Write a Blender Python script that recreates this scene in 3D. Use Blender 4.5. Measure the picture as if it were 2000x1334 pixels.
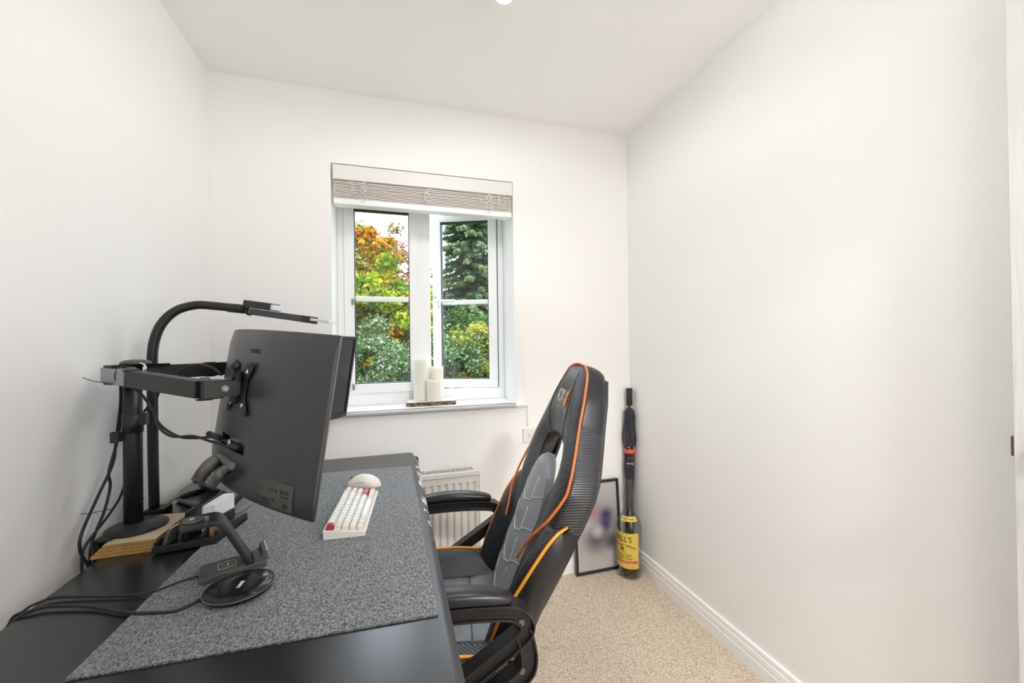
import bpy, bmesh, math, random
import numpy as np
from mathutils import Vector, Matrix, Euler
random.seed(7); rng = np.random.default_rng(7)
for o in list(bpy.data.objects): bpy.data.objects.remove(o)
scn = bpy.context.scene; COL = scn.collection
R = math.radians

# ------------------------------------------------------------------ camera
cd = bpy.data.cameras.new('camera'); cam = bpy.data.objects.new('camera', cd); COL.objects.link(cam)
yaw, pitch, roll, CAMZ = .2899, .0067, -.0129, 1.2267
fw = Vector((math.sin(yaw)*math.cos(pitch), math.cos(yaw)*math.cos(pitch), math.sin(pitch)))
rt = Vector((math.cos(yaw), -math.sin(yaw), 0)); up = rt.cross(fw)
r2 = rt*math.cos(roll)+up*math.sin(roll); u2 = up*math.cos(roll)-rt*math.sin(roll)
m = Matrix((r2, u2, -fw)).transposed().to_4x4(); m.translation = (0, 0, CAMZ)
cam.matrix_world = m
cd.sensor_width = 36; cd.lens = 14.0176; cd.clip_start = .02; cd.clip_end = 400
scn.camera = cam
scn.cycles.max_bounces = 16; scn.cycles.diffuse_bounces = 10; scn.cycles.transparent_max_bounces = 16

# ------------------------------------------------------------------ world, lights, exposure
SKY = 3.0; SPOT = 5.6; HALL_FILL = 44.0; SUN = 1.8
wd = bpy.data.worlds.new('world'); scn.world = wd; wd.use_nodes = True
nt = wd.node_tree; nt.nodes.clear()
def wn(t): return nt.nodes.new(t)
out = wn('ShaderNodeOutputWorld'); bg = wn('ShaderNodeBackground'); tc = wn('ShaderNodeTexCoord')
sep = wn('ShaderNodeSeparateXYZ'); nz = wn('ShaderNodeTexNoise'); rp = wn('ShaderNodeValToRGB')
nt.links.new(tc.outputs['Generated'], sep.inputs[0]); nt.links.new(tc.outputs['Generated'], nz.inputs['Vector'])
nz.inputs['Scale'].default_value = 3.0; nz.inputs['Detail'].default_value = 5
rp.color_ramp.elements[0].position = .38; rp.color_ramp.elements[0].color = (.62, .72, .90, 1)
rp.color_ramp.elements[1].position = .62; rp.color_ramp.elements[1].color = (.80, .87, .97, 1)
nt.links.new(nz.outputs['Fac'], rp.inputs['Fac'])
# overcast sky: brightness rises with elevation, (1 + 2 sin) / 3, below the horizon it stays at the horizon value
mx = wn('ShaderNodeMath'); mx.operation = 'MAXIMUM'; mx.inputs[1].default_value = 0
ma = wn('ShaderNodeMath'); ma.operation = 'MULTIPLY_ADD'; ma.inputs[1].default_value = 1.5; ma.inputs[2].default_value = .72
ms = wn('ShaderNodeMath'); ms.operation = 'MULTIPLY'; ms.inputs[1].default_value = SKY
nt.links.new(sep.outputs['Z'], mx.inputs[0]); nt.links.new(mx.outputs[0], ma.inputs[0]); nt.links.new(ma.outputs[0], ms.inputs[0])
nt.links.new(rp.outputs['Color'], bg.inputs['Color']); nt.links.new(ms.outputs[0], bg.inputs['Strength'])
nt.links.new(bg.outputs[0], out.inputs[0])
sl = bpy.data.lights.new('hazy_sun', 'SUN'); sl.energy = SUN; sl.angle = R(25); sl.color = (1, .97, .92)
so = bpy.data.objects.new('hazy_sun', sl); COL.objects.link(so); so.rotation_euler = (R(48), 0, R(-25))
vs = scn.view_settings
vs.view_transform = 'Standard'; vs.look = 'None'; vs.gamma = 1; vs.exposure = .35; vs.use_curve_mapping = False

# ------------------------------------------------------------------ materials
def mat(name, col, rough=.5, metal=0, spec=.5, bump=None, var=None, coat=0, sheen=0, emit=None, trans=0, ior=None):
    m = bpy.data.materials.new(name); m.use_nodes = True; n = m.node_tree; b = n.nodes['Principled BSDF']
    b.inputs['Base Color'].default_value = (*col, 1); b.inputs['Roughness'].default_value = rough
    b.inputs['Metallic'].default_value = metal; b.inputs['Specular IOR Level'].default_value = spec
    b.inputs['Coat Weight'].default_value = coat; b.inputs['Sheen Weight'].default_value = sheen
    b.inputs['Transmission Weight'].default_value = trans
    if ior: b.inputs['IOR'].default_value = ior
    if emit: b.inputs['Emission Color'].default_value = (*emit[0], 1); b.inputs['Emission Strength'].default_value = emit[1]
    tcn = n.nodes.new('ShaderNodeTexCoord')
    if bump:   # scale, strength, distance
        t = n.nodes.new('ShaderNodeTexNoise'); t.inputs['Scale'].default_value = bump[0]; t.inputs['Detail'].default_value = 3
        n.links.new(tcn.outputs['Object'], t.inputs['Vector'])
        bp = n.nodes.new('ShaderNodeBump'); bp.inputs['Strength'].default_value = bump[1]; bp.inputs['Distance'].default_value = bump[2]
        n.links.new(t.outputs['Fac'], bp.inputs['Height']); n.links.new(bp.outputs['Normal'], b.inputs['Normal'])
    if var:    # scale, colour A, colour B
        t = n.nodes.new('ShaderNodeTexNoise'); t.inputs['Scale'].default_value = var[0]; t.inputs['Detail'].default_value = 6
        n.links.new(tcn.outputs['Object'], t.inputs['Vector'])
        r = n.nodes.new('ShaderNodeValToRGB'); r.color_ramp.elements[0].position = .35; r.color_ramp.elements[1].position = .65
        r.color_ramp.elements[0].color = (*var[1], 1); r.color_ramp.elements[1].color = (*var[2], 1)
        n.links.new(t.outputs['Fac'], r.inputs['Fac']); n.links.new(r.outputs['Color'], b.inputs['Base Color'])
    return m
M = {}
M['wall'] = mat('wall_paint', (.905, .903, .898), .75, spec=.3, bump=(60, .05, .002))
M['ceil'] = mat('ceiling_paint', (.93, .93, .93), .9, spec=.2)
M['gloss'] = mat('white_gloss_paint', (.90, .90, .89), .35)
M['upvc'] = mat('white_upvc', (.92, .93, .94), .3)
M['blind'] = mat('blind_slat', (.85, .80, .76), .5)
M['valance'] = mat('blind_valance', (.80, .785, .77), .5)
M['cord'] = mat('blind_cord', (.85, .84, .80), .8)
M['black'] = mat('black_plastic', (.018, .018, .019), .45, bump=(900, .05, .0005))
M['blackm'] = mat('black_powder_coat', (.014, .013, .013), .42, bump=(1500, .08, .0004))
M['blackg'] = mat('black_gloss', (.010, .010, .012), .22, spec=.4)
M['armgrey'] = mat('grey_metal_end', (.30, .30, .31), .4, metal=.3)
M['screen'] = mat('dark_screen', (.012, .012, .014), .22)
M['moni'] = mat('dark_grey_shell', (.042, .042, .047), .33, bump=(700, .04, .0005))
M['mono'] = mat('grey_print', (.12, .12, .115), .5)
M['label'] = mat('grey_label', (.085, .083, .078), .5)
M['standg'] = mat('grey_brown_plastic', (.085, .081, .076), .42)
M['standf'] = mat('grey_stand_plastic', (.16, .156, .152), .4)
M['steel'] = mat('steel', (.6, .6, .6), .25, metal=1)
M['chrome'] = mat('bright_metal', (.75, .77, .8), .2, metal=1)
M['cable'] = mat('cable_rubber', (.016, .016, .017), .5)
M['ply'] = mat('board_top', (.70, .56, .38), .6, var=(9, (.64, .50, .33), (.74, .61, .43)))
M['plyedge'] = mat('board_edge', (.42, .27, .09), .6, var=(30, (.36, .22, .065), (.48, .32, .11)))
M['white'] = mat('white_plastic', (.80, .79, .76), .35)
M['cream'] = mat('cream_plastic', (.76, .71, .62), .4)
M['beige'] = mat('beige_keycap', (.74, .68, .57), .45)
M['red'] = mat('red_keycap', (.42, .02, .045), .4)
M['paper'] = mat('white_paper', (.82, .81, .83), .7)
M['led'] = mat('lamp_diffuser', (.72, .76, .82), .3)
M['wax'] = mat('candle_wax', (.88, .86, .78), .45); M['wax'].node_tree.nodes['Principled BSDF'].inputs['Subsurface Weight'].default_value = .4
M['wax'].node_tree.nodes['Principled BSDF'].inputs['Subsurface Radius'].default_value = (.02, .016, .010)
M['wax'].node_tree.nodes['Principled BSDF'].inputs['Subsurface Scale'].default_value = 1
M['barkboard'] = mat('rustic_board_edge', (.06, .04, .02), .8, bump=(90, .7, .004), var=(55, (.025, .016, .008), (.28, .20, .11)))
M['whitewash'] = mat('whitewashed_board', (.76, .73, .68), .7, bump=(60, .3, .002), var=(25, (.72, .68, .62), (.82, .80, .76)))
M['rad'] = mat('radiator_enamel', (.77, .755, .725), .35)
M['radin'] = mat('radiator_inside', (.35, .33, .29), .6)
M['leather'] = mat('grey_leather', (.30, .315, .34), .36, bump=(420, .12, .0006))
M['blackl'] = mat('black_leather', (.013, .0135, .016), .33, bump=(320, .18, .0008))
M['orange'] = mat('orange_piping', (.80, .17, .025), .4)
M['yellow'] = mat('amber_piping', (.85, .32, .01), .4)
M['stitch'] = mat('pale_seam', (.55, .58, .62), .45)
M['whitep'] = mat('white_print', (.85, .85, .85), .5)
M['orangep'] = mat('orange_print', (.85, .25, .03), .5)
M['redp'] = mat('red_print', (.62, .05, .03), .5)
M['inkp'] = mat('dark_print', (.03, .022, .015), .5)
M['navy'] = mat('navy_nylon', (.012, .013, .026), .6, bump=(50, .5, .006), sheen=.2)
M['strap'] = mat('orange_strap', (.80, .12, .02), .55)
M['handle'] = mat('umbrella_foam', (.022, .022, .021), .7)
M['frame'] = mat('black_frame', (.015, .014, .014), .4)
M['ylabel'] = mat('yellow_label', (.68, .50, .075), .5)
M['redink'] = mat('red_script', (.55, .12, .05), .5)
M['copper'] = mat('copper_coins', (.30, .12, .05), .4, metal=.7, var=(70, (.10, .05, .025), (.42, .18, .08)))
M['brass'] = mat('brass', (.45, .28, .12), .35, metal=.9)
M['bark'] = mat('tree_bark', (.09, .065, .045), .9, bump=(12, .6, .03))
M['lawn'] = mat('lawn', (.10, .16, .04), .95, var=(3, (.07, .12, .03), (.14, .19, .06)))
M['brickout'] = mat('outside_wall', (.45, .25, .17), .85)
M['hall'] = mat('hall_floor', (.55, .47, .38), .9)

def nodes_of(name):
    m = bpy.data.materials.new(name); m.use_nodes = True
    return m, m.node_tree, m.node_tree.nodes['Principled BSDF']
# --- berber carpet: small loops in rows
m, n, b = nodes_of('berber_carpet'); M['carpet'] = m
tcn = n.nodes.new('ShaderNodeTexCoord'); mp = n.nodes.new('ShaderNodeMapping'); mp.inputs['Rotation'].default_value = (0, 0, R(20))
n.links.new(tcn.outputs['Object'], mp.inputs['Vector'])
vo = n.nodes.new('ShaderNodeTexVoronoi'); vo.inputs['Scale'].default_value = 135; vo.inputs['Randomness'].default_value = .55
n.links.new(mp.outputs[0], vo.inputs['Vector'])
no = n.nodes.new('ShaderNodeTexNoise'); no.inputs['Scale'].default_value = 14; no.inputs['Detail'].default_value = 5; n.links.new(mp.outputs[0], no.inputs['Vector'])
ra = n.nodes.new('ShaderNodeValToRGB'); ra.color_ramp.elements[0].position = .10; ra.color_ramp.elements[0].color = (.88, .77, .63, 1)
ra.color_ramp.elements[1].position = .85; ra.color_ramp.elements[1].color = (.40, .31, .225, 1)
n.links.new(vo.outputs['Distance'], ra.inputs['Fac'])
hs = n.nodes.new('ShaderNodeMix'); hs.data_type = 'RGBA'; hs.blend_type = 'MULTIPLY'; hs.inputs[0].default_value = .35
n.links.new(ra.outputs['Color'], hs.inputs[6]); n.links.new(no.outputs['Color'], hs.inputs[7])
n.links.new(ra.outputs['Color'], b.inputs['Base Color'])
bp = n.nodes.new('ShaderNodeBump'); bp.invert = True; bp.inputs['Strength'].default_value = .8; bp.inputs['Distance'].default_value = .004
n.links.new(vo.outputs['Distance'], bp.inputs['Height']); n.links.new(bp.outputs['Normal'], b.inputs['Normal'])
b.inputs['Roughness'].default_value = .95; b.inputs['Specular IOR Level'].default_value = .1
# --- felt desk mat: mixed grey fibres
m, n, b = nodes_of('grey_felt'); M['felt'] = m
tcn = n.nodes.new('ShaderNodeTexCoord'); mp = n.nodes.new('ShaderNodeMapping'); mp.inputs['Scale'].default_value = (1.0, .62, 1)
n.links.new(tcn.outputs['Object'], mp.inputs['Vector'])
no = n.nodes.new('ShaderNodeTexNoise'); no.inputs['Scale'].default_value = 330; no.inputs['Detail'].default_value = 3; no.inputs['Distortion'].default_value = 1.2
n.links.new(mp.outputs[0], no.inputs['Vector'])
ra = n.nodes.new('ShaderNodeValToRGB'); ra.color_ramp.elements[0].position = .38; ra.color_ramp.elements[0].color = (.025, .028, .032, 1)
ra.color_ramp.elements[1].position = .63; ra.color_ramp.elements[1].color = (.295, .31, .325, 1)
n.links.new(no.outputs['Fac'], ra.inputs['Fac']); n.links.new(ra.outputs['Color'], b.inputs['Base Color'])
bp = n.nodes.new('ShaderNodeBump'); bp.inputs['Strength'].default_value = .6; bp.inputs['Distance'].default_value = .0015
n.links.new(no.outputs['Fac'], bp.inputs['Height']); n.links.new(bp.outputs['Normal'], b.inputs['Normal'])
b.inputs['Roughness'].default_value = .95; b.inputs['Sheen Weight'].default_value = .3; b.inputs['Specular IOR Level'].default_value = .15
# --- black desk laminate
m, n, b = nodes_of('black_laminate'); M['desk'] = m
tcn = n.nodes.new('ShaderNodeTexCoord'); no = n.nodes.new('ShaderNodeTexNoise'); no.inputs['Scale'].default_value = 500; n.links.new(tcn.outputs['Object'], no.inputs['Vector'])
bp = n.nodes.new('ShaderNodeBump'); bp.inputs['Strength'].default_value = .06; bp.inputs['Distance'].default_value = .0006
n.links.new(no.outputs['Fac'], bp.inputs['Height']); n.links.new(bp.outputs['Normal'], b.inputs['Normal'])
b.inputs['Base Color'].default_value = (.014, .014, .0155, 1); b.inputs['Roughness'].default_value = .25; b.inputs['Specular IOR Level'].default_value = .9
# --- striped (carbon look) leather
def stripes(name, vec, scale, ca, cb, rough=.36):
    m, n, b = nodes_of(name)
    tcn = n.nodes.new('ShaderNodeTexCoord'); dp = n.nodes.new('ShaderNodeVectorMath'); dp.operation = 'DOT_PRODUCT'
    dp.inputs[1].default_value = Vector(vec).normalized(); n.links.new(tcn.outputs['Object'], dp.inputs[0])
    mu = n.nodes.new('ShaderNodeMath'); mu.operation = 'MULTIPLY'; mu.inputs[1].default_value = scale*2*math.pi; n.links.new(dp.outputs['Value'], mu.inputs[0])
    sn = n.nodes.new('ShaderNodeMath'); sn.operation = 'SINE'; n.links.new(mu.outputs[0], sn.inputs[0])
    ma = n.nodes.new('ShaderNodeMath'); ma.operation = 'MULTIPLY_ADD'; ma.inputs[1].default_value = .5; ma.inputs[2].default_value = .5; n.links.new(sn.outputs[0], ma.inputs[0])
    ra = n.nodes.new('ShaderNodeValToRGB'); ra.color_ramp.elements[0].color = (*ca, 1); ra.color_ramp.elements[1].color = (*cb, 1)
    ra.color_ramp.elements[0].position = .25; ra.color_ramp.elements[1].position = .75
    n.links.new(ma.outputs[0], ra.inputs['Fac']); n.links.new(ra.outputs['Color'], b.inputs['Base Color'])
    bp = n.nodes.new('ShaderNodeBump'); bp.inputs['Strength'].default_value = .5; bp.inputs['Distance'].default_value = .0015
    n.links.new(ma.outputs[0], bp.inputs['Height']); n.links.new(bp.outputs['Normal'], b.inputs['Normal'])
    b.inputs['Roughness'].default_value = rough
    return m
M['carbon'] = stripes('striped_black_leather', (.15, .75, 1), 190, (.006, .006, .008), (.050, .054, .064), .3)
M['carbonseat'] = stripes('striped_seat_leather', (.75, .5, 1), 170, (.008, .009, .011), (.065, .07, .08), .32)
# --- perforated grey leather
m, n, b = nodes_of('perforated_grey_leather'); M['perf'] = m
tcn = n.nodes.new('ShaderNodeTexCoord'); vo = n.nodes.new('ShaderNodeTexVoronoi'); vo.inputs['Scale'].default_value = 150; vo.inputs['Randomness'].default_value = .0
n.links.new(tcn.outputs['Object'], vo.inputs['Vector'])
ra = n.nodes.new('ShaderNodeValToRGB'); ra.color_ramp.elements[0].position = .22; ra.color_ramp.elements[0].color = (.03, .03, .033, 1)
ra.color_ramp.elements[1].position = .34; ra.color_ramp.elements[1].color = (.21, .215, .225, 1)
n.links.new(vo.outputs['Distance'], ra.inputs['Fac']); n.links.new(ra.outputs['Color'], b.inputs['Base Color'])
no = n.nodes.new('ShaderNodeTexNoise'); no.inputs['Scale'].default_value = 16; n.links.new(tcn.outputs['Object'], no.inputs['Vector'])
bp = n.nodes.new('ShaderNodeBump'); bp.inputs['Strength'].default_value = .45; bp.inputs['Distance'].default_value = .012
n.links.new(no.outputs['Fac'], bp.inputs['Height']); n.links.new(bp.outputs['Normal'], b.inputs['Normal']); b.inputs['Roughness'].default_value = .4
# --- thin window glass
def thin_glass(name, tint):
    m = bpy.data.materials.new(name); m.use_nodes = True; n = m.node_tree; n.nodes.clear()
    o_ = n.nodes.new('ShaderNodeOutputMaterial'); t = n.nodes.new('ShaderNodeBsdfTransparent'); g = n.nodes.new('ShaderNodeBsdfGlossy')
    g.inputs['Roughness'].default_value = .02; t.inputs['Color'].default_value = (*tint, 1)
    lw = n.nodes.new('ShaderNodeLayerWeight'); lw.inputs['Blend'].default_value = .5; pw_ = n.nodes.new('ShaderNodeMath'); pw_.operation = 'POWER'; pw_.inputs[1].default_value = 5
    f = n.nodes.new('ShaderNodeMath'); f.operation = 'MULTIPLY_ADD'; f.inputs[1].default_value = .93; f.inputs[2].default_value = .035; mxs = n.nodes.new('ShaderNodeMixShader')
    n.links.new(lw.outputs['Facing'], pw_.inputs[0]); n.links.new(pw_.outputs[0], f.inputs[0])
    n.links.new(f.outputs[0], mxs.inputs[0]); n.links.new(t.outputs[0], mxs.inputs[1]); n.links.new(g.outputs[0], mxs.inputs[2]); n.links.new(mxs.outputs[0], o_.inputs[0])
    return m
M['glass'] = thin_glass('window_glass', (.97, .985, .98))
M['bottleglass'] = thin_glass('bottle_glass', (.93, .945, .935))
# --- leaves with per-leaf colour
m = bpy.data.materials.new('leaves'); m.use_nodes = True; n = m.node_tree; n.nodes.clear(); M['leaf'] = m
o_ = n.nodes.new('ShaderNodeOutputMaterial'); at = n.nodes.new('ShaderNodeAttribute'); at.attribute_name = 'Col'
d = n.nodes.new('ShaderNodeBsdfDiffuse'); t = n.nodes.new('ShaderNodeBsdfTranslucent'); mxs = n.nodes.new('ShaderNodeMixShader'); mxs.inputs[0].default_value = .4
n.links.new(at.outputs['Color'], d.inputs['Color']); n.links.new(at.outputs['Color'], t.inputs['Color'])
n.links.new(d.outputs[0], mxs.inputs[1]); n.links.new(t.outputs[0], mxs.inputs[2]); n.links.new(mxs.outputs[0], o_.inputs[0])
# --- picture print: soft out-of-focus colour patches
m, n, b = nodes_of('photo_print'); M['print'] = m
tcn = n.nodes.new('ShaderNodeTexCoord'); prev = None
blobs = [((.0, .0), .22, (.30, .27, .285)), ((-.03, .08), .075, (.36, .22, .20)), ((.055, .05), .055, (.035, .03, .12)), ((.05, .0), .05, (.05, .04, .14)),
         ((-.055, .0), .06, (.45, .42, .48)), ((-.01, -.07), .085, (.10, .085, .12)), ((.0, -.03), .045, (.50, .46, .47)), ((.08, -.09), .06, (.08, .07, .09))]
for (bx, bz), br, bc in blobs:
    vs_ = n.nodes.new('ShaderNodeVectorMath'); vs_.operation = 'DISTANCE'; vs_.inputs[1].default_value = (bx, 0, bz); n.links.new(tcn.outputs['Object'], vs_.inputs[0])
    mr = n.nodes.new('ShaderNodeMapRange'); mr.interpolation_type = 'SMOOTHSTEP'; mr.inputs[1].default_value = 0; mr.inputs[2].default_value = br*1.25; mr.inputs[3].default_value = 1; mr.inputs[4].default_value = 0
    n.links.new(vs_.outputs['Value'], mr.inputs[0])
    mi = n.nodes.new('ShaderNodeMix'); mi.data_type = 'RGBA'; n.links.new(mr.outputs[0], mi.inputs[0]); mi.inputs[7].default_value = (*bc, 1)
    if prev: n.links.new(prev, mi.inputs[6])
    else: mi.inputs[6].default_value = (.50, .48, .475, 1)
    prev = mi.outputs[2]
n.links.new(prev, b.inputs['Base Color']); b.inputs['Roughness'].default_value = .25
# --- grained door paint
m, n, b = nodes_of('grained_door_paint'); M['door'] = m
tcn = n.nodes.new('ShaderNodeTexCoord'); mp = n.nodes.new('ShaderNodeMapping'); mp.inputs['Scale'].default_value = (60, 60, 4); n.links.new(tcn.outputs['Object'], mp.inputs['Vector'])
no = n.nodes.new('ShaderNodeTexNoise'); no.inputs['Scale'].default_value = 2; no.inputs['Detail'].default_value = 5; n.links.new(mp.outputs[0], no.inputs['Vector'])
bp = n.nodes.new('ShaderNodeBump'); bp.inputs['Strength'].default_value = .5; bp.inputs['Distance'].default_value = .002
n.links.new(no.outputs['Fac'], bp.inputs['Height']); n.links.new(bp.outputs['Normal'], b.inputs['Normal'])
b.inputs['Base Color'].default_value = (.70, .695, .685, 1); b.inputs['Roughness'].default_value = .4

# ------------------------------------------------------------------ mesh helpers
class MB:
    def __init__(s): s.v = []; s.f = []; s.sm = []
    def add(s, vs, fs, smooth=False):
        k = len(s.v); s.v += [Vector(p) for p in vs]; s.f += [tuple(i+k for i in f) for f in fs]; s.sm += [smooth]*len(fs); return s
    def box(s, lo, hi):
        (a, b_, c), (d_, e, f) = lo, hi
        return s.add([(a,b_,c),(d_,b_,c),(d_,e,c),(a,e,c),(a,b_,f),(d_,b_,f),(d_,e,f),(a,e,f)],
                     [(0,3,2,1),(4,5,6,7),(0,1,5,4),(1,2,6,5),(2,3,7,6),(3,0,4,7)])
    def obox(s, c, ax, ay, az):   # oriented box: centre and half axes
        c, ax, ay, az = map(Vector, (c, ax, ay, az)); P = []
        for k in (-1, 1):
            for i, j in ((-1,-1),(1,-1),(1,1),(-1,1)): P.append(c+ax*i+ay*j+az*k)
        return s.add(P, [(0,3,2,1),(4,5,6,7),(0,1,5,4),(1,2,6,5),(2,3,7,6),(3,0,4,7)])
    def prism(s, pts, f0, f1):    # polygon pts (2D), f0/f1 map a 2D point to the two end faces
        n_ = len(pts); V = [f0(*p) for p in pts]+[f1(*p) for p in pts]
        F = [tuple(range(n_))[::-1], tuple(range(n_, 2*n_))]+[(i, (i+1) % n_, n_+(i+1) % n_, n_+i) for i in range(n_)]
        return s.add(V, F)
    def loft(s, rows, closed=True, caps=True, smooth=True):
        n_ = len(rows[0]); V = [p for r in rows for p in r]; F = []
        for j in range(len(rows)-1):
            for i in range(n_ if closed else n_-1):
                i2 = (i+1) % n_; F.append((j*n_+i, j*n_+i2, (j+1)*n_+i2, (j+1)*n_+i))
        s.add(V, F, smooth)
        if caps and closed:
            k = len(s.v)-len(V); s.f.append(tuple(k+i for i in range(n_))[::-1]); s.sm.append(False)
            k2 = k+(len(rows)-1)*n_; s.f.append(tuple(k2+i for i in range(n_))); s.sm.append(False)
        return s
    def tube(s, path, r, seg=10, section=None, caps=True, upv=None):
        P = [Vector(p) for p in path]; rows = []
        t0 = (P[1]-P[0]).normalized(); ref = Vector(upv) if upv else (Vector((0,0,1)) if abs(t0.z) < .9 else Vector((1,0,0)))
        nrm = (ref-t0*ref.dot(t0)).normalized()
        for i, p in enumerate(P):
            t = (P[min(i+1, len(P)-1)]-P[max(i-1, 0)]).normalized()
            if upv: nrm = (ref-t*ref.dot(t)).normalized()
            else: nrm = (nrm-t*nrm.dot(t)).normalized()
            bn = t.cross(nrm); rr = r[i] if isinstance(r, (list, tuple)) else r
            if section: rows.append([p+bn*a+nrm*b_ for a, b_ in section])
            else: rows.append([p+bn*(rr*math.cos(2*math.pi*k/seg))+nrm*(rr*math.sin(2*math.pi*k/seg)) for k in range(seg)])
        return s.loft(rows, True, caps, section is None)
    def lathe(s, prof, c=(0,0,0), seg=32, ax=None):   # prof: (r, z) from bottom to top
        c = Vector(c); Z = Vector(ax).normalized() if ax else Vector((0,0,1))
        X = Z.orthogonal().normalized() if ax else Vector((1,0,0)); Y = Z.cross(X); rows = []
        for r, z in prof: rows.append([c+Z*z+X*(r*math.cos(2*math.pi*k/seg))+Y*(r*math.sin(2*math.pi*k/seg)) for k in range(seg)])
        return s.loft(rows)
    def disc(s, c, r, h, seg=32, ax=None): return s.lathe([(r, 0), (r, h)], c, seg, ax)
def spline(P, n=8):
    P = [Vector(p) for p in P]; Q = [P[0]*2-P[1]]+P+[P[-1]*2-P[-2]]; o = []
    for i in range(1, len(Q)-2):
        a, b_, c, d_ = Q[i-1:i+3]
        for k in range(n):
            t = k/n; o.append(.5*((2*b_)+(c-a)*t+(2*a-5*b_+4*c-d_)*t*t+(3*b_-a-3*c+d_)*t**3))
    return o+[P[-1]]
def roundpoly(pts, r, n=4):
    o = []
    for i, p in enumerate(pts):
        p = Vector(p); a = (Vector(pts[i-1])-p); c = (Vector(pts[(i+1) % len(pts)])-p)
        rr = min(r, a.length*.48, c.length*.48); A = p+a.normalized()*rr; C_ = p+c.normalized()*rr
        for k in range(n+1):
            t = k/n; o.append(tuple(A*(1-t)**2+p*(2*t*(1-t))+C_*t*t))
    return o
MW = {}
def finish(me, mb, mt, inv):
    me.from_pydata([inv @ p for p in mb.v] if inv else mb.v, [], mb.f); me.polygons.foreach_set('use_smooth', mb.sm)
    if mt: me.materials.append(mt)
    me.update()
def obj(name, mb, mt, parent=None, bevel=0, sub=0, seg=2, recalc=True, **tags):
    me = bpy.data.meshes.new(name)
    inv = MW[parent.name].inverted() if parent else None
    finish(me, mb, mt, inv)
    if recalc:
        bm = bmesh.new(); bm.from_mesh(me); bmesh.ops.recalc_face_normals(bm, faces=bm.faces); bm.to_mesh(me); bm.free()
    o = bpy.data.objects.new(name, me); COL.objects.link(o)
    if bevel:
        b_ = o.modifiers.new('bevel', 'BEVEL'); b_.width = bevel; b_.segments = seg; b_.limit_method = 'ANGLE'; b_.angle_limit = R(35)
        b_.harden_normals = False
        for p in me.polygons: p.use_smooth = p.use_smooth
    if sub: s_ = o.modifiers.new('sub', 'SUBSURF'); s_.levels = sub; s_.render_levels = sub
    if parent: o.parent = parent; MW[o.name] = MW[parent.name]
    else: MW[o.name] = Matrix.Identity(4)
    for k, v in tags.items(): o[k] = v
    return o
def tag(o, label, cat, group=None):
    o['label'] = label; o['category'] = cat
    if group: o['group'] = group
    return o
def thing(name, label, cat, loc=(0,0,0), rot=None, group=None, mtx=None):
    o = bpy.data.objects.new(name, None); COL.objects.link(o); o.empty_display_size = .05
    mm = mtx if mtx else (Matrix.Translation(loc) @ (rot.to_4x4() if rot else Matrix.Identity(4)))
    o.matrix_world = mm; MW[o.name] = mm.copy()
    return tag(o, label, cat, group)
def struct(name, mb, mt, parent=None, **k):
    o = obj(name, mb, mt, parent, **k)
    if parent is None: o['kind'] = 'structure'
    return o
def single(name, mb, mt, label, cat, loc, group=None, **k):   # a thing that is one mesh, origin at loc
    mm = Matrix.Translation(loc); me = bpy.data.meshes.new(name); finish(me, mb, mt, mm.inverted())
    bm = bmesh.new(); bm.from_mesh(me); bmesh.ops.recalc_face_normals(bm, faces=bm.faces); bm.to_mesh(me); bm.free()
    o = bpy.data.objects.new(name, me); COL.objects.link(o); o.matrix_world = mm; MW[o.name] = mm
    if k.get('bevel'): b_ = o.modifiers.new('bevel', 'BEVEL'); b_.width = k['bevel']; b_.segments = 3; b_.limit_method = 'ANGLE'; b_.angle_limit = R(35)
    if k.get('sub'): s_ = o.modifiers.new('sub', 'SUBSURF'); s_.levels = s_.render_levels = k['sub']
    return tag(o, label, cat, group)
def text(s, size, mt, parent, mtx, name='lettering', ext=.0003, sx=1, shear=0, bend=None, spacing=1):
    cu = bpy.data.curves.new('t', 'FONT'); cu.body = s; cu.size = size; cu.align_x = 'CENTER'; cu.align_y = 'CENTER'; cu.extrude = ext; cu.shear = shear
    cu.space_character = spacing; cu.resolution_u = 3
    to = bpy.data.objects.new('t', cu); COL.objects.link(to); dg = bpy.context.evaluated_depsgraph_get(); dg.update()
    me = bpy.data.meshes.new_from_object(to.evaluated_get(dg)); bpy.data.objects.remove(to); bpy.data.curves.remove(cu)
    inv = MW[parent.name].inverted() if parent else Matrix.Identity(4)
    for v in me.vertices:
        p = Vector((v.co.x*sx, v.co.y, v.co.z)); v.co = inv @ (bend(p) if bend else (mtx @ p))
    me.materials.clear(); me.materials.append(mt); me.name = name
    o = bpy.data.objects.new(name, me); COL.objects.link(o)
    if parent: o.parent = parent; MW[o.name] = MW[parent.name]
    return o
def frame_mtx(o, x, y):   # matrix with local x, y axes at o
    x = Vector(x).normalized(); y = Vector(y); y = (y-x*y.dot(x)).normalized(); z = x.cross(y)
    mm = Matrix((x, y, z)).transposed().to_4x4(); mm.translation = o; return mm

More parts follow.
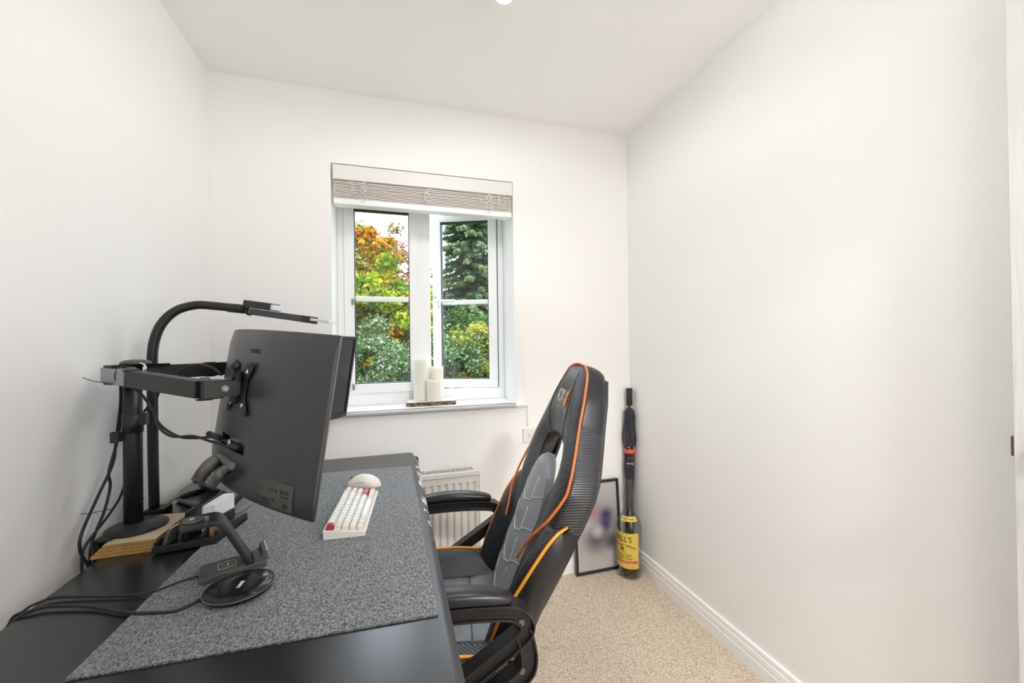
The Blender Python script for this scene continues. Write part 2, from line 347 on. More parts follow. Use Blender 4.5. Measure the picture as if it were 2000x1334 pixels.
# ------------------------------------------------------------------ room shell
XL, XR, D, H, YF = -.7414, 1.2816, 1.9758, 2.4, -.30
WL, WR, WB, WT = -.265, .603, .900, 2.0688
TH = .28
struct('floor', MB().box((XL-.1, YF, -.1), (XR+.1, D, 0)), M['carpet'])
struct('ceiling', MB().box((XL-.1, YF-1.6, H), (XR+.1, D+.1, H+.1)), M['ceil'])
struct('wall_left', MB().box((XL-.12, YF-1.6, 0), (XL, D+TH, H)), M['wall'])
struct('wall_right', MB().box((XR, YF-1.6, 0), (XR+.12, D+TH, H)), M['wall'])
wb = MB().box((XL, D, 0), (WL, D+TH, H)).box((WR, D, 0), (XR, D+TH, H)).box((WL, D, 0), (WR, D+TH, WB)).box((WL, D, WT), (WR, D+TH, H))
struct('wall_back', wb, M['wall'])
wf = MB().box((XL, YF-.1, 0), (.42, YF, H)).box((.42, YF-.1, 2.03), (1.215, YF, H)).box((1.215, YF-.1, 0), (XR, YF, H))
struct('wall_front', wf, M['wall'])
struct('wall_hall', MB().box((XL, YF-1.7, 0), (XR, YF-1.6, H)), M['wall'])
struct('floor_hall', MB().box((XL-.1, YF-1.7, -.1), (XR+.1, YF, 0)), M['hall'])
prof = [(0,0),(.018,0),(.018,.048),(.0150,.052),(.0150,.055),(.0165,.058),(.0145,.076),(.0115,.079),(.0115,.082),(.0125,.085),(.0105,.0965),(.006,.0985),(0,.0985)]
struct('baseboard_right', MB().prism(prof, lambda a, z: (XR-a, .50, z), lambda a, z: (XR-a, D, z)), M['gloss'])
struct('baseboard_back', MB().prism(prof, lambda a, z: (XL, D-a, z), lambda a, z: (XR-.018, D-a, z)), M['gloss'])
struct('baseboard_left', MB().prism(prof, lambda a, z: (XL+a, YF, z), lambda a, z: (XL+a, D-.018, z)), M['gloss'])
# door leaf standing open against the right wall
d1 = struct('door_1', MB().box((1.200, -.275, .008), (1.238, .4852, 1.985)), M['door'], bevel=.002)
obj('door_latch', MB().box((1.212, .4848, .985), (1.224, .4935, 1.025)), M['brass'], d1)
lv = MB().disc((1.200, .43, 1.0), .026, .008, 24, (-1,0,0)).tube([(1.196,.43,1.0),(1.165,.43,1.0),(1.158,.42,1.0),(1.158,.32,1.0)], .009)
obj('door_handle', lv, M['chrome'], d1)
tr = MB().box((.35, YF, 0), (.42, YF+.016, 2.10)).box((.42, YF, 2.03), (1.215, YF+.016, 2.10))
struct('trim_2', tr, M['gloss'])

# ------------------------------------------------------------------ window
YW = 2.18
fr = MB()
fo = [(WL, WR, .955, WT)]
fr.box((WL, YW, .924), (WR, YW+.06, .984)).box((WL, YW, WT-.075), (WR, YW+.06, WT)).box((WL, YW, .984), (WL+.031, YW+.06, WT-.075)).box((.572, YW, .984), (WR, YW+.06, WT-.075))
win = struct('window_1', fr, M['upvc'], bevel=.003)
obj('mullion', MB().box((.133, YW-.004, .984), (.196, YW+.06, WT-.075)), M['upvc'], win, bevel=.004)
def sash(parent_name, x0, x1, z0, z1, w, xf, tilt=None):
    """casement leaf built closed in the frame plane; xf maps its points to the pose it stands in"""
    mb = MB(); y0, y1 = YW-.012, YW+.045
    for a, b_, c, d_ in ((x0, x1, z0, z0+w), (x0, x1, z1-w, z1), (x0, x0+w, z0+w, z1-w), (x1-w, x1, z0+w, z1-w)): mb.box((a, y0, c), (b_, y1, d_))
    mb.v = [xf(p) for p in mb.v]; s_ = obj(parent_name, mb, M['upvc'], win, bevel=.004, seg=2)
    g = MB()                                                   # sloped glazing bead and black gasket
    for k, (ww, yy0, yy1, mt_) in enumerate(((.006, YW-.002, YW+.03, M['black']),)):
        gx0, gx1, gz0, gz1 = x0+w, x1-w, z0+w, z1-w
        for a, b_, c, d_ in ((gx0, gx1, gz0, gz0+ww*.6), (gx0, gx1, gz1-ww, gz1), (gx0, gx0+ww*.6, gz0, gz1), (gx1-ww*.6, gx1, gz0, gz1)): g.box((a, yy0, c), (b_, yy1, d_))
    g.v = [xf(p) for p in g.v]; obj('gasket', g, M['black'], s_)
    p = MB().box((x0+w+.001, YW+.012, z0+w+.001), (x1-w-.001, YW+.016, z1-w-.001)); p.v = [xf(q) for q in p.v]; obj('glass_pane', p, M['glass'], s_)
    zb = 1.470
    q = MB().box((x0+w, YW+.0, zb-.013), (x1-w, YW+.0115, zb+.013)).box((x0+w, YW+.0165, zb-.013), (x1-w, YW+.028, zb+.013)); q.v = [xf(v) for v in q.v]; obj('glazing_bar', q, M['upvc'], s_, bevel=.005)
    return s_
s1 = sash('casement', -.234, .135, .9845, 1.978, .048, lambda p: p)
ang = R(22.5); hx, hy = .5665, YW+.002
def opened(p):
    dx, dy = p.x-hx, p.y-hy; a = -ang
    return Vector((hx+dx*math.cos(a)-dy*math.sin(a), hy+dx*math.sin(a)+dy*math.cos(a), p.z))
s2 = sash('casement', .196, .5665, .9845, 1.978, .048, opened)
hd = MB().obox((.216, YW-.020, 1.470), (.011,0,0), (0,.009,0), (0,0,.036)).tube(spline([(.216,YW-.026,1.474),(.222,YW-.046,1.474),(.245,YW-.052,1.474),(.335,YW-.052,1.472)],6), .0085, 8)
hd.v = [opened(p) for p in hd.v]; obj('window_handle', hd, M['upvc'], s2)
kn = MB().disc((.216, YW-.030, 1.496), .006, .004, 12, (0,-1,0)).disc((.216, YW-.030, 1.478), .007, .004, 12, (0,-1,0)); kn.v = [opened(p) for p in kn.v]
obj('handle_screw', kn, M['armgrey'], s2)
obj('hinge_gap_seal', MB().box((.5672, YW+.006, .99), (.5718, YW+.05, 1.975)), M['black'], win)
for zz in (1.452, 1.020): obj('sash_clip', MB().obox((-.1935, YW-.016, zz), (.006,0,0), (0,.006,0), (0,0,.015)), M['armgrey'], s1, bevel=.002)
# inner sill board with rounded nose
sp = [(YW, .9045), (YW, .924), (1.957, .924), (1.950, .9215), (1.9465, .915), (1.948, .909), (1.953, .905), (D-.001, .9035)]
sill = MB().prism(sp, lambda y, z: (WL+.001, y, z), lambda y, z: (WR-.001, y, z))
sill.prism([(y if y < D else D-.0005, z) for y, z in sp[2:]]+[(D-.0005, .924)], lambda y, z: (WL-.062, y, z), lambda y, z: (WR+.062, y, z))
struct('trim_1', sill, M['gloss'], bevel=.002)

# ------------------------------------------------------------------ venetian blind, raised
bl = thing('venetian_blind', 'raised cream venetian blind with a white pelmet across the top of the window', 'blind', (.17, 2.0, 1.98))
BX0, BX1 = -.256, .596
obj('pelmet', MB().box((BX0, 1.958, 1.990), (BX1, 1.972, 2.057)).box((BX0, 1.972, 1.990), (BX0+.012, 2.03, 2.057)).box((BX1-.012, 1.972, 1.990), (BX1, 2.03, 2.057)), M['valance'], bl, bevel=.003)
obj('headrail', MB().box((BX0+.012, 1.974, 2.002), (BX1-.012, 2.03, 2.055)), M['valance'], bl)
nsl = 11; slme = None
for k in range(nsl):
    z = 1.908+k*.0073; jx = random.uniform(-.0015, .0015); jy = random.uniform(-.0012, .0012)
    sb = MB(); n_ = 6; up_ = []; 
    pr = [(1.968+jy+.05*i/n_, z+.0042*math.sin(math.pi*i/n_)*.5) for i in range(n_+1)]
    poly = pr+[(y, zz+.0030) for y, zz in pr[::-1]]
    sb.prism(poly, lambda y, zz: (BX0+.004+jx, y, zz), lambda y, zz: (BX1-.005+jx, y, zz))
    obj('slat', sb, M['blind'], bl)
obj('bottom_rail', MB().box((BX0+.002, 1.966, 1.880), (BX1-.003, 2.02, 1.9065)), M['upvc'], bl, bevel=.003)
for k, cx in enumerate((-.125, .17, .47)):
    cb = MB()
    for q in range(4):
        pts = [(cx+random.uniform(-.004, .004), 1.9655, 1.990)]
        for j in range(6): pts.append((cx+random.uniform(-.022, .022), 1.9625-random.uniform(0, .006), 1.978-j*.0125+random.uniform(-.008, .008)))
        pts.append((cx+random.uniform(-.004, .004), 1.9645, 1.895)); cb.tube(spline(pts, 5), .0009, 5)
    obj('ladder_cord', cb, M['cord'], bl)
    obj('cord_plug', MB().box((cx-.014, 1.9645, 1.8905), (cx+.014, 1.9662, 1.8945)), M['blind'], bl)
for cx in (-.172, -.178, .523, .527):
    obj('lift_cord', MB().tube([(cx, 1.9648, 1.995), (cx+.001, 1.9645, 1.915)], .0009, 5), M['cord'], bl)
obj('pull_cord', MB().tube(spline([(.556, 1.962, 1.99), (.5565, 1.961, 1.88), (.585, 1.955, 1.62), (.640, 1.949, 1.12), (.660, 1.942, .90), (.668, 1.948, .83)], 6), .0008, 5), M['cord'], bl)

# candles and board on the sill
bd = thing('candle_board', 'rustic whitewashed wooden board with dark bark edge lying on the window sill', 'board', (.18, 2.075, .924))
nb = 14; top = []
bo = []
for i in range(nb+1): bo.append((.060+.245*i/nb, 2.030+random.uniform(-.0025, .0025)))
bo += [(.306, 2.05), (.304, 2.11), (.300, 2.145)]
for i in range(nb+1): bo.append((.296-.225*i/nb, 2.150+random.uniform(-.002, .002)))
bo += [(.064, 2.10), (.059, 2.06)]
obj('board_body', MB().prism(bo, lambda x, y: (x, y, .924), lambda x, y: (x+random.uniform(-.001, .001), y, .9425)), M['barkboard'], bd, bevel=.002)
obj('board_top', MB().prism([(.18+(x-.18)*.975, 2.09+(y-2.09)*.95) for x, y in bo], lambda x, y: (x, y, .9418), lambda x, y: (x, y, .9450)), M['whitewash'], bd)
def candle(cx, cy, r, h, lab):
    c = thing('candle', lab, 'candle', (cx, cy, .945), group=None); seg = 36; rows = []
    for rr, z in ((r*.97, 0), (r, .004), (r, h-.012)): rows.append([(cx+rr*math.cos(2*math.pi*k/seg), cy+rr*math.sin(2*math.pi*k/seg), .945+z) for k in range(seg)])
    wv = [.004*math.sin(3*2*math.pi*k/seg+cx*40)+.0025*math.sin(2*2*math.pi*k/seg+1) for k in range(seg)]
    for rr, dz in ((r, 0), (r*.96, .003), (r*.86, .001), (r*.80, -.008), (r*.4, -.011)):
        rows.append([(cx+rr*math.cos(2*math.pi*k/seg), cy+rr*math.sin(2*math.pi*k/seg), .945+h-.004+dz+(wv[k] if rr > r*.5 else 0)) for k in range(seg)])
    obj('wax', MB().loft(rows), M['wax'], c)
    obj('wick', MB().tube([(cx, cy, .945+h-.016), (cx+.001, cy, .945+h-.004)], .0012, 6), M['inkp'], c)
candle(.1345, 2.098, .0365, .214, 'tallest white pillar candle, at the left on the sill board')
candle(.2165, 2.128, .0365, .168, 'medium white pillar candle, at the right behind the shortest one')
candle(.1955, 2.049, .0365, .106, 'shortest white pillar candle, in front on the sill board')

# ------------------------------------------------------------------ radiator under the window
rd = thing('radiator', 'cream panel radiator on the back wall behind the gaming chair', 'radiator', (.085, 1.92, .12))
RX0, RX1, RZ0, RZ1, RY0, RY1 = -.215, .386, .125, .628, 1.872, 1.965
pts = [(RX0, RY0)]; x = RX0+.03; 
fl = MB(); rowsA = []
xs = [RX0, RX0+.02]; ys = [RY0+.004, RY0+.004]; pitch_ = .0333
while x < RX1-.035:
    xs += [x, x+.008, x+.0155, x+.0235]; ys += [RY0+.004, RY0+.014, RY0+.014, RY0+.004]; x += pitch_
xs += [RX1]; ys += [RY0+.004]
def rrow(z, flat): return [(xx, RY0+.004 if flat else yy, z) for xx, yy in zip(xs, ys)]
fl.loft([rrow(RZ0, 1), rrow(RZ0+.028, 1), rrow(RZ0+.04, 0), rrow(RZ1-.062, 0), rrow(RZ1-.05, 1), rrow(RZ1-.02, 1)], closed=False, caps=False, smooth=False)
obj('front_panel', fl, M['rad'], rd, recalc=False)
obj('rear_panel', MB().box((RX0, RY0+.075, RZ0), (RX1, RY0+.085, RZ1-.02)), M['rad'], rd)
obj('fins', MB().box((RX0+.02, RY0+.018, RZ0+.03), (RX1-.02, RY0+.072, RZ1-.06)), M['radin'], rd)
obj('side_panel', MB().box((RX1, RY0+.001, RZ0), (RX1+.004, RY1-.004, RZ1-.006)), M['rad'], rd, bevel=.002)
obj('side_panel', MB().box((RX0-.004, RY0+.001, RZ0), (RX0, RY1-.004, RZ1-.006)), M['rad'], rd, bevel=.002)
gl = MB().box((RX0-.006, RY0-.004, RZ1-.020), (RX1+.006, RY0+.018, RZ1)).box((RX0-.006, RY1-.014, RZ1-.012), (RX1+.006, RY1, RZ1)).box((RX1-.02, RY0+.018, RZ1-.012), (RX1+.006, RY1-.014, RZ1)).box((RX0-.006, RY0+.018, RZ1-.012), (RX0+.02, RY1-.014, RZ1))
gr = obj('top_grille', gl, M['rad'], rd, bevel=.002)
gs = MB(); x = RX0+.026
while x < RX1-.024: gs.box((x, RY0+.018, RZ1-.010), (x+.0045, RY1-.014, RZ1-.0015)); x += .0108
obj('grille_bars', gs, M['rad'], gr, kind='stuff')
for bx_ in (-.1, .25): obj('wall_bracket', MB().box((bx_, RY1-.02, .3), (bx_+.04, D, .34)), M['rad'], rd)
vl = MB().tube(spline([(RX1+.004, 1.925, .15), (RX1+.04, 1.925, .15), (RX1+.048, 1.925, .14), (RX1+.048, 1.925, .0)], 5), .0075, 10).lathe([(.011, 0), (.013, .01), (.013, .03), (.009, .036)], (RX1+.046, 1.925, .155), 16)
obj('valve', vl, M['gloss'], rd)
single('wall_cable', MB().tube(spline([(.668, 1.9735, .9), (.668, 1.9725, .86), (.6675, 1.9725, .80)], 4), .0028, 6), M['gloss'], 'thin white cable running down the back wall from the sill end', 'cable', (.668, 1.973, .8))
so_ = thing('wall_socket', 'small white cover plate on the wall behind the chair headrest', 'socket', (.675, 1.97, .77))
obj('plate', MB().box((.640, 1.966, .715), (.712, 1.9752, .787)), M['white'], so_, bevel=.003)
obj('switch_rocker', MB().box((.668, 1.963, .740), (.684, 1.967, .762)), M['cream'], so_, bevel=.001)

# ------------------------------------------------------------------ spotlight fitting on the ceiling (the room's lamp)
SPX, SPY = .352, 1.215
lt = thing('ceiling_spotlight', 'white three-headed spotlight bar on the ceiling, only one bulb tip in view', 'lamp', (SPX-.1, SPY-.22, 2.4))
obj('ceiling_plate', MB().box((SPX-.03, SPY-.50, 2.378), (SPX+.03, SPY-.02, 2.400)), M['white'], lt, bevel=.006)
heads = [((SPX-.006, SPY-.015, 2.318), (.02, .18, -1)), ((SPX, SPY-.25, 2.312), (-.45, -.1, -1)), ((SPX, SPY-.46, 2.312), (.45, -.25, -1))]
bulb = mat('lamp_face', (.9, .9, .9), .3, emit=((1, .96, .90), 6))
for hp, ax in heads:
    ax = Vector(ax).normalized(); hp = Vector(hp)
    h = obj('spot_head', MB().lathe([(.018, -.045), (.026, -.035), (.029, -.004), (.029, 0)], hp, 24, ax).tube([hp-ax*.04, (hp.x, hp.y, 2.38)], .006, 8), M['white'], lt)
    obj('lamp_face', MB().lathe([(.0255, -.001), (.024, .004), (.012, .0055)], hp, 24, ax), bulb, h)
    L = bpy.data.lights.new('spot_bulb', 'SPOT'); L.energy = SPOT; L.spot_size = R(178); L.spot_blend = .35; L.shadow_soft_size = .028; L.color = (1, .995, .99)
    lo = bpy.data.objects.new('spot_bulb', L); COL.objects.link(lo); lo.location = hp+ax*.036; lo.rotation_euler = ax.to_track_quat('-Z', 'Y').to_euler()
# added fill light for the room, in the unseen hall behind the camera
hl = thing('hall_fill_lamp', 'added unseen fill light, a round white disc on the hall ceiling outside the door', 'lamp', (.75, -1.15, 2.4))
obj('fitting', MB().lathe([(.17, -.03), (.18, 0)], (.75, -1.15, 2.4), 32), M['white'], hl)
L = bpy.data.lights.new('hall_fill', 'AREA'); L.shape = 'DISK'; L.size = .3; L.energy = HALL_FILL; L.color = (1, .995, .99)
lo = bpy.data.objects.new('hall_fill', L); COL.objects.link(lo); lo.location = (.75, -1.15, 2.36)

# ------------------------------------------------------------------ desk
DX0, DX1, DY0, DY1, DZ = -.672, .100, .40, 1.915, .73
dk = thing('desk', 'black laminate desk with white-flecked edge standing along the left wall', 'desk', (-.286, 1.16, 0))
def rect_round(x0, y0, x1, y1, r, n=6): return roundpoly([(x0, y0), (x1, y0), (x1, y1), (x0, y1)], r, n)
P_in = rect_round(DX0, DY0, DX1-.016, DY1, .035); 
obj('desktop', MB().prism(P_in, lambda x, y: (x, y, DZ-.026), lambda x, y: (x, y, DZ)), M['desk'], dk)
m, n, b = nodes_of('flecked_edge_trim'); tcn = n.nodes.new('ShaderNodeTexCoord')
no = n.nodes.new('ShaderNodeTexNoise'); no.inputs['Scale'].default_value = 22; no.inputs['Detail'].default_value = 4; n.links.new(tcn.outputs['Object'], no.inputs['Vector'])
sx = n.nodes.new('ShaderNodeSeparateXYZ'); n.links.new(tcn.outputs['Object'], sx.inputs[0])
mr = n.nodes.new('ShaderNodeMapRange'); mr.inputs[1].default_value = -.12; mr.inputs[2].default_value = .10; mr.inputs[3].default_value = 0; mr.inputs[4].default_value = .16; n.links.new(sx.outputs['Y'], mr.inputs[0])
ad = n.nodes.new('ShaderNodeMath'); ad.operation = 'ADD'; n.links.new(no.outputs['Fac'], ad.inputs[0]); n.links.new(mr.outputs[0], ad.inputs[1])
ra = n.nodes.new('ShaderNodeValToRGB'); ra.color_ramp.elements[0].position = .69; ra.color_ramp.elements[1].position = .715  # irregular white flecks on dark grey, denser towards the far end
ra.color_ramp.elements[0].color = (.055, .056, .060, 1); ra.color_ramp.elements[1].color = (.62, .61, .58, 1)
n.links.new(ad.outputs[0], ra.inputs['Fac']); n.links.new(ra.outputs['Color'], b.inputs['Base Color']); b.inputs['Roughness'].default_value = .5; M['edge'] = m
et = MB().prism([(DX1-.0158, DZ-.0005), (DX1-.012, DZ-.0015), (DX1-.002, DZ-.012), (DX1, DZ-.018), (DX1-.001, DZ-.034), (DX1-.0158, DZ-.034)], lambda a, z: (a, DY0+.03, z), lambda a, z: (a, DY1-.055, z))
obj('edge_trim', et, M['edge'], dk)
obj('end_cap', MB().box((DX1-.022, DY1-.090, DZ-.034), (DX1+.003, DY1-.050, DZ-.006)), M['black'], dk, bevel=.004)
for lx in (DX0+.05, DX1-.10):
    for ly in (DY0+.08, DY1-.09):
        lg = obj('leg', MB().box((lx-.025, ly-.025, .012), (lx+.025, ly+.025, DZ-.066)), M['blackm'], dk, bevel=.003)
        obj('leveling_foot', MB().disc((lx, ly, 0), .022, .013, 16), M['black'], lg)
fb = MB()
obj('crossbar', MB().box((DX0+.03, DY0+.055, DZ-.066), (DX1-.08, DY0+.105, DZ-.026)), M['blackm'], dk)
obj('crossbar', MB().box((DX0+.03, DY1-.115, DZ-.066), (DX1-.08, DY1-.065, DZ-.026)), M['blackm'], dk)
obj('side_rail', MB().box((DX0+.03, DY0+.105, DZ-.066), (DX0+.07, DY1-.115, DZ-.026)), M['blackm'], dk)
matpts = roundpoly([(.0745, .745), (.068, 1.690), (-.445, 1.722), (-.476, .768)], .004, 3)
# subdivide the outline so that its cut edge is a little uneven
ed = []
for i, p in enumerate(matpts):
    q = matpts[(i+1) % len(matpts)]; L_ = (Vector(q)-Vector(p)).length; k = max(1, int(L_/.006))
    for j in range(k):
        t = j/k; jit = .0006 if 0 < j else 0; ed.append((p[0]+(q[0]-p[0])*t+random.uniform(-jit, jit), p[1]+(q[1]-p[1])*t+random.uniform(-jit, jit)))
single('desk_mat', MB().prism(ed, lambda x, y: (x, y, DZ+.0002), lambda x, y: (x, y, DZ+.0034)), M['felt'], 'large mottled grey felt mat covering most of the black desk', 'desk mat', (-.2, 1.22, DZ))
MZ = DZ+.0036

# ------------------------------------------------------------------ keyboard
ka = R(4.0); kx = Vector((math.cos(ka), -math.sin(ka), 0)); ky = Vector((math.sin(ka), math.cos(ka), 0))
KW, KL = .103, .297
tilt = math.atan2(.012, KW)
k0 = Vector((-.1765, 1.114, MZ))
kb = thing('keyboard', 'small white mechanical keyboard with two red keys lying on the grey felt mat', 'keyboard', mtx=frame_mtx(k0, kx, ky))
def K(a, l, z): return k0+kx*a+ky*l+Vector((0, 0, z))       # a: from the far (left) long side towards the sitter, l: along
def ktop(a): return .0245-.0125*a/KW
cs = MB(); ring = []
prof_k = [(0, 0), (KW, 0), (KW, ktop(KW)), (0, ktop(0))]
cs.prism([(.002, .0), (KW-.002, .0), (KW, .004), (KW, ktop(KW)), (KW-.0035, ktop(KW)+.0005), (KW-.0035, ktop(KW)-.004), (.0035, ktop(0)-.004), (.0035, ktop(0)+.0005), (0, ktop(0)), (0, .004)], lambda a, z: K(a, .0035, z), lambda a, z: K(a, KL-.0035, z))
for l0, l1 in ((0, .0035), (KL-.0035, KL)): cs.prism([(.002, 0), (KW-.002, 0), (KW, .004), (KW, ktop(KW)), (0, ktop(0)), (0, .004)], lambda a, z: K(a, l0, z), lambda a, z: K(a, l1, z))
obj('case', cs, M['white'], kb, bevel=.0008)
u = (KL-.010)/15; rowsK = [[1]*13+[2], [1.5]+[1]*12+[1.5], [1.75]+[1]*11+[2.25], [2.25]+[1]*10+[2.75], [1.25]*3+[6.25]+[1.25]*4]
pa = (KW-.009)/5
for r_, row in enumerate(rowsK):
    l = .005; nk = len(row)
    for c_, w in enumerate(row):
        l0, l1 = l+.0006, l+w*u-.0006; l += w*u; a0, a1 = .0045+r_*pa+.0006, .0045+(r_+1)*pa-.0006
        zb = ktop((a0+a1)/2)-.003; hgt = (.0140, .0122, .0112, .0114, .0120)[r_]
        lean = (.0012, .0008, 0, -.0006, -.0008)[r_]
        kc = MB().loft([[K(a0, l0, zb), K(a1, l0, zb), K(a1, l1, zb), K(a0, l1, zb)],
                        [K(a0+.0022+lean, l0+.0032, zb+hgt+.0012), K(a1-.0030+lean, l0+.0032, zb+hgt), K(a1-.0030+lean, l1-.0022, zb+hgt), K(a0+.0022+lean, l1-.0022, zb+hgt+.0012)]], smooth=False)
        red_ = (r_ == 0 and c_ == 0) or (r_ == 3 and c_ == nk-1)
        accent = (c_ == 0 and r_ > 0) or (r_ == 0 and c_ == nk-1) or (r_ in (1, 2) and c_ == nk-1) or (r_ == 4 and c_ != 3)
        ko = obj('keycap', kc, M['red'] if red_ else (M['beige'] if accent else M['white']), kb, bevel=.0008)
        if red_: ko['label'] = 'red keycap'

# ------------------------------------------------------------------ mouse
mo = thing('mouse', 'white ergonomic computer mouse behind the far end of the keyboard', 'mouse', (-.105, 1.50, MZ))
mdir = Vector((1, -.30, 0)).normalized(); mside = Vector((.30, 1, 0)).normalized()
rowsM = []
for i in range(15):
    t = i/14; x_ = -.062+.124*t
    wdt = .031*(max(0.0, 1-(abs(2*t-1))**3.2))**.5*(.86+.20*t)+.0015
    hh = (.011+.031*math.sin(math.pi*min(1, max(0, (t*.80+.10))))**1.25)*(max(.05, 1-(abs(2*t-1))**6))**.5
    sec = []
    for k in range(20):
        a = 2*math.pi*k/20; cx_, cz_ = math.cos(a), math.sin(a)
        yy = wdt*math.copysign(abs(cx_)**.75, cx_); zz = max(0, hh*.30+hh*.70*cz_) if cz_ > -.4 else 0
        sec.append(Vector((-.105, 1.50, MZ))+mdir*x_+mside*yy+Vector((0, 0, zz)))
    rowsM.append(sec)
obj('shell', MB().loft(rowsM), M['cream'], mo, sub=1)
def MP(x_, y_, z): return Vector((-.105, 1.50, MZ))+mdir*x_+mside*y_+Vector((0, 0, z))
obj('scroll_wheel', MB().lathe([(.006, -.0035), (.0085, -.002), (.0085, .002), (.006, .0035)], MP(-.038, 0, .026), 20, mside), M['mono'], mo)
obj('side_button', MB().tube(spline([MP(-.018, -.0275, .022), MP(.0, -.0305, .026), MP(.016, -.031, .0265)], 5), .0022, 6), M['white'], mo)
obj('button_split', MB().tube([MP(-.052, 0, .0195), MP(-.03, 0, .0305), MP(-.012, 0, .0375)], .0007, 5), M['mono'], mo)

# black puck on the mat behind the monitors
pk = thing('desk_puck', 'small round black puck on the mat beside the monitor edge', 'puck', (-.283, 1.565, MZ))
obj('puck_body', MB().lathe([(.026, 0), (.030, .003), (.030, .014), (.027, .018)], (-.283, 1.565, MZ), 32), M['black'], pk)
obj('puck_top', MB().lathe([(.027, .018), (.024, .022), (.010, .023)], (-.283, 1.565, MZ), 32), M['mono'], pk)

# ------------------------------------------------------------------ near monitor (curved, seen from behind)
def rotframe(a, b_, c):
    u = Vector((math.cos(a), math.sin(a), 0)); n_ = Vector((math.sin(a), -math.cos(a), 0)); v = Vector((0, 0, 1))
    n2 = n_*math.cos(b_)+v*math.sin(b_); v2 = v*math.cos(b_)-n_*math.sin(b_)
    return u*math.cos(c)+v2*math.sin(c), v2*math.cos(c)-u*math.sin(c), n2
def mon_mtx(C, a, b_, c):
    u, v, n_ = rotframe(a, b_, c); mm = Matrix((u, -n_, v)).transposed().to_4x4(); mm.translation = C; return mm
MN = mon_mtx((-.3551, 1.0800, 1.0900), -.967, .140, -.044)
mon = thing('curved_monitor', 'dark grey curved monitor seen from behind, on the front arm', 'monitor', mtx=MN)
def LN(x_, y_, z): return MN @ Vector((x_, y_, z))
W2, H2, SAG = .311, .1835, .060
def yb(x_): return SAG*(x_/W2)**2
def yf(x_): return .036+.034*(x_/W2)**2
xs_ = sorted(set([round(-W2+2*W2*i/36, 5) for i in range(37)]+[-.062, .084])); zs_ = [-H2, -.14, -.097, -.069, -.02, .04, .1, .15, H2]
def inhole(xa, xb, za, zb): return xa >= -.0621 and xb <= .0841 and za >= -.0971 and zb <= -.0689
mb = MB(); V = []; F = []
nx, nz_ = len(xs_), len(zs_)
for z in zs_:
    for x_ in xs_: V.append(LN(x_, yb(x_)+.006*max(0, (abs(z)-.14)/.0435)**2, z))
for z in zs_:
    for x_ in xs_: V.append(LN(x_, yf(x_), z))
ofs = nx*nz_
for j in range(nz_-1):
    for i in range(nx-1):
        if not inhole(xs_[i], xs_[i+1], zs_[j], zs_[j+1]): F.append((j*nx+i, j*nx+i+1, (j+1)*nx+i+1, (j+1)*nx+i))
        F.append((ofs+j*nx+i, ofs+(j+1)*nx+i, ofs+(j+1)*nx+i+1, ofs+j*nx+i+1))
for i in range(nx-1):
    F.append((i, ofs+i, ofs+i+1, i+1)); k = (nz_-1)*nx; F.append((k+i, k+i+1, ofs+k+i+1, ofs+k+i))
for j in range(nz_-1):
    F.append((j*nx, (j+1)*nx, ofs+(j+1)*nx, ofs+j*nx)); k = nx-1; F.append((j*nx+k, ofs+j*nx+k, ofs+(j+1)*nx+k, (j+1)*nx+k))
mb.add(V, F, True)
shell = obj('shell', mb, M['moni'], mon, bevel=.005, seg=3)
rc = MB(); a_, b2, c_, d_ = -.062, .084, -.097, -.069
rc.add([LN(x_, yb(x_) if y_ == 0 else .018, z) for y_ in (0, 1) for x_, z in ((a_, c_), (b2, c_), (b2, d_), (a_, d_))], [(0,1,5,4), (1,2,6,5), (2,3,7,6), (3,0,4,7), (4,5,6,7)])
obj('port_recess', rc, M['black'], mon, recalc=False)
obj('socket_panel', MB().obox(LN(.011, .0165, -.083), (MN.to_3x3() @ Vector((.055, 0, 0))), (MN.to_3x3() @ Vector((0, .002, 0))), (MN.to_3x3() @ Vector((0, 0, .009)))), M['armgrey'], mon)
sc = MB(); V = []
for z in (-H2+.018, H2-.006):
    for x_ in xs_: V.append(LN(x_*.985, yf(x_)+.0006, z))
sc.add(V, [(i, nx+i, nx+i+1, i+1) for i in range(nx-1)], True); obj('screen', sc, M['screen'], mon, recalc=False)
bz = MB(); bz.tube([LN(W2-.0005, yf(W2)-.002, -H2+.003), LN(W2-.0005, yf(W2)-.002, H2-.003)], .0022, 8); obj('bezel_edge', bz, M['mono'], mon)
def onback(x_, z, off=.0006):
    return LN(x_, yb(x_)-off, z)
text('SAMSUNG', .0150, M['black'], mon, None, 'brand_lettering', sx=.72, bend=lambda p: LN(.061+p.x, yb(.061+p.x)-.0004-max(0, p.z), .1325+p.y))
lb = MB(); lx0, lx1, lz0, lz1 = .176, .286, -.166, -.108; V = []
for i in range(9):
    for z in (lz0, lz1): x_ = lx0+(lx1-lx0)*i/8; V.append(onback(x_, z, .0008+.006*0))
def onback2(x_, z, off):
    x_ = .165+(x_-.176)*.893; z = -.124+(z+.108)*.915
    return LN(x_, yb(x_)+.006*max(0, (abs(z)-.14)/.0435)**2-off, z)
V = []
for j in range(4):
    for i in range(9): V.append(onback2(lx0+(lx1-lx0)*i/8, lz0+(lz1-lz0)*j/3, .0009))
lbo = obj('rating_label', MB().add(V, [(j*9+i, j*9+i+1, (j+1)*9+i+1, (j+1)*9+i) for j in range(3) for i in range(8)]), M['label'], mon)
pr = MB()
def lbar(x0, x1, z0, z1): pr.add([onback2(x0, z0, .0014), onback2(x1, z0, .0014), onback2(x1, z1, .0014), onback2(x0, z1, .0014)], [(0, 1, 2, 3)])
lbar(.179, .193, -.1125, -.1105); lbar(.212, .240, -.1135, -.1125)
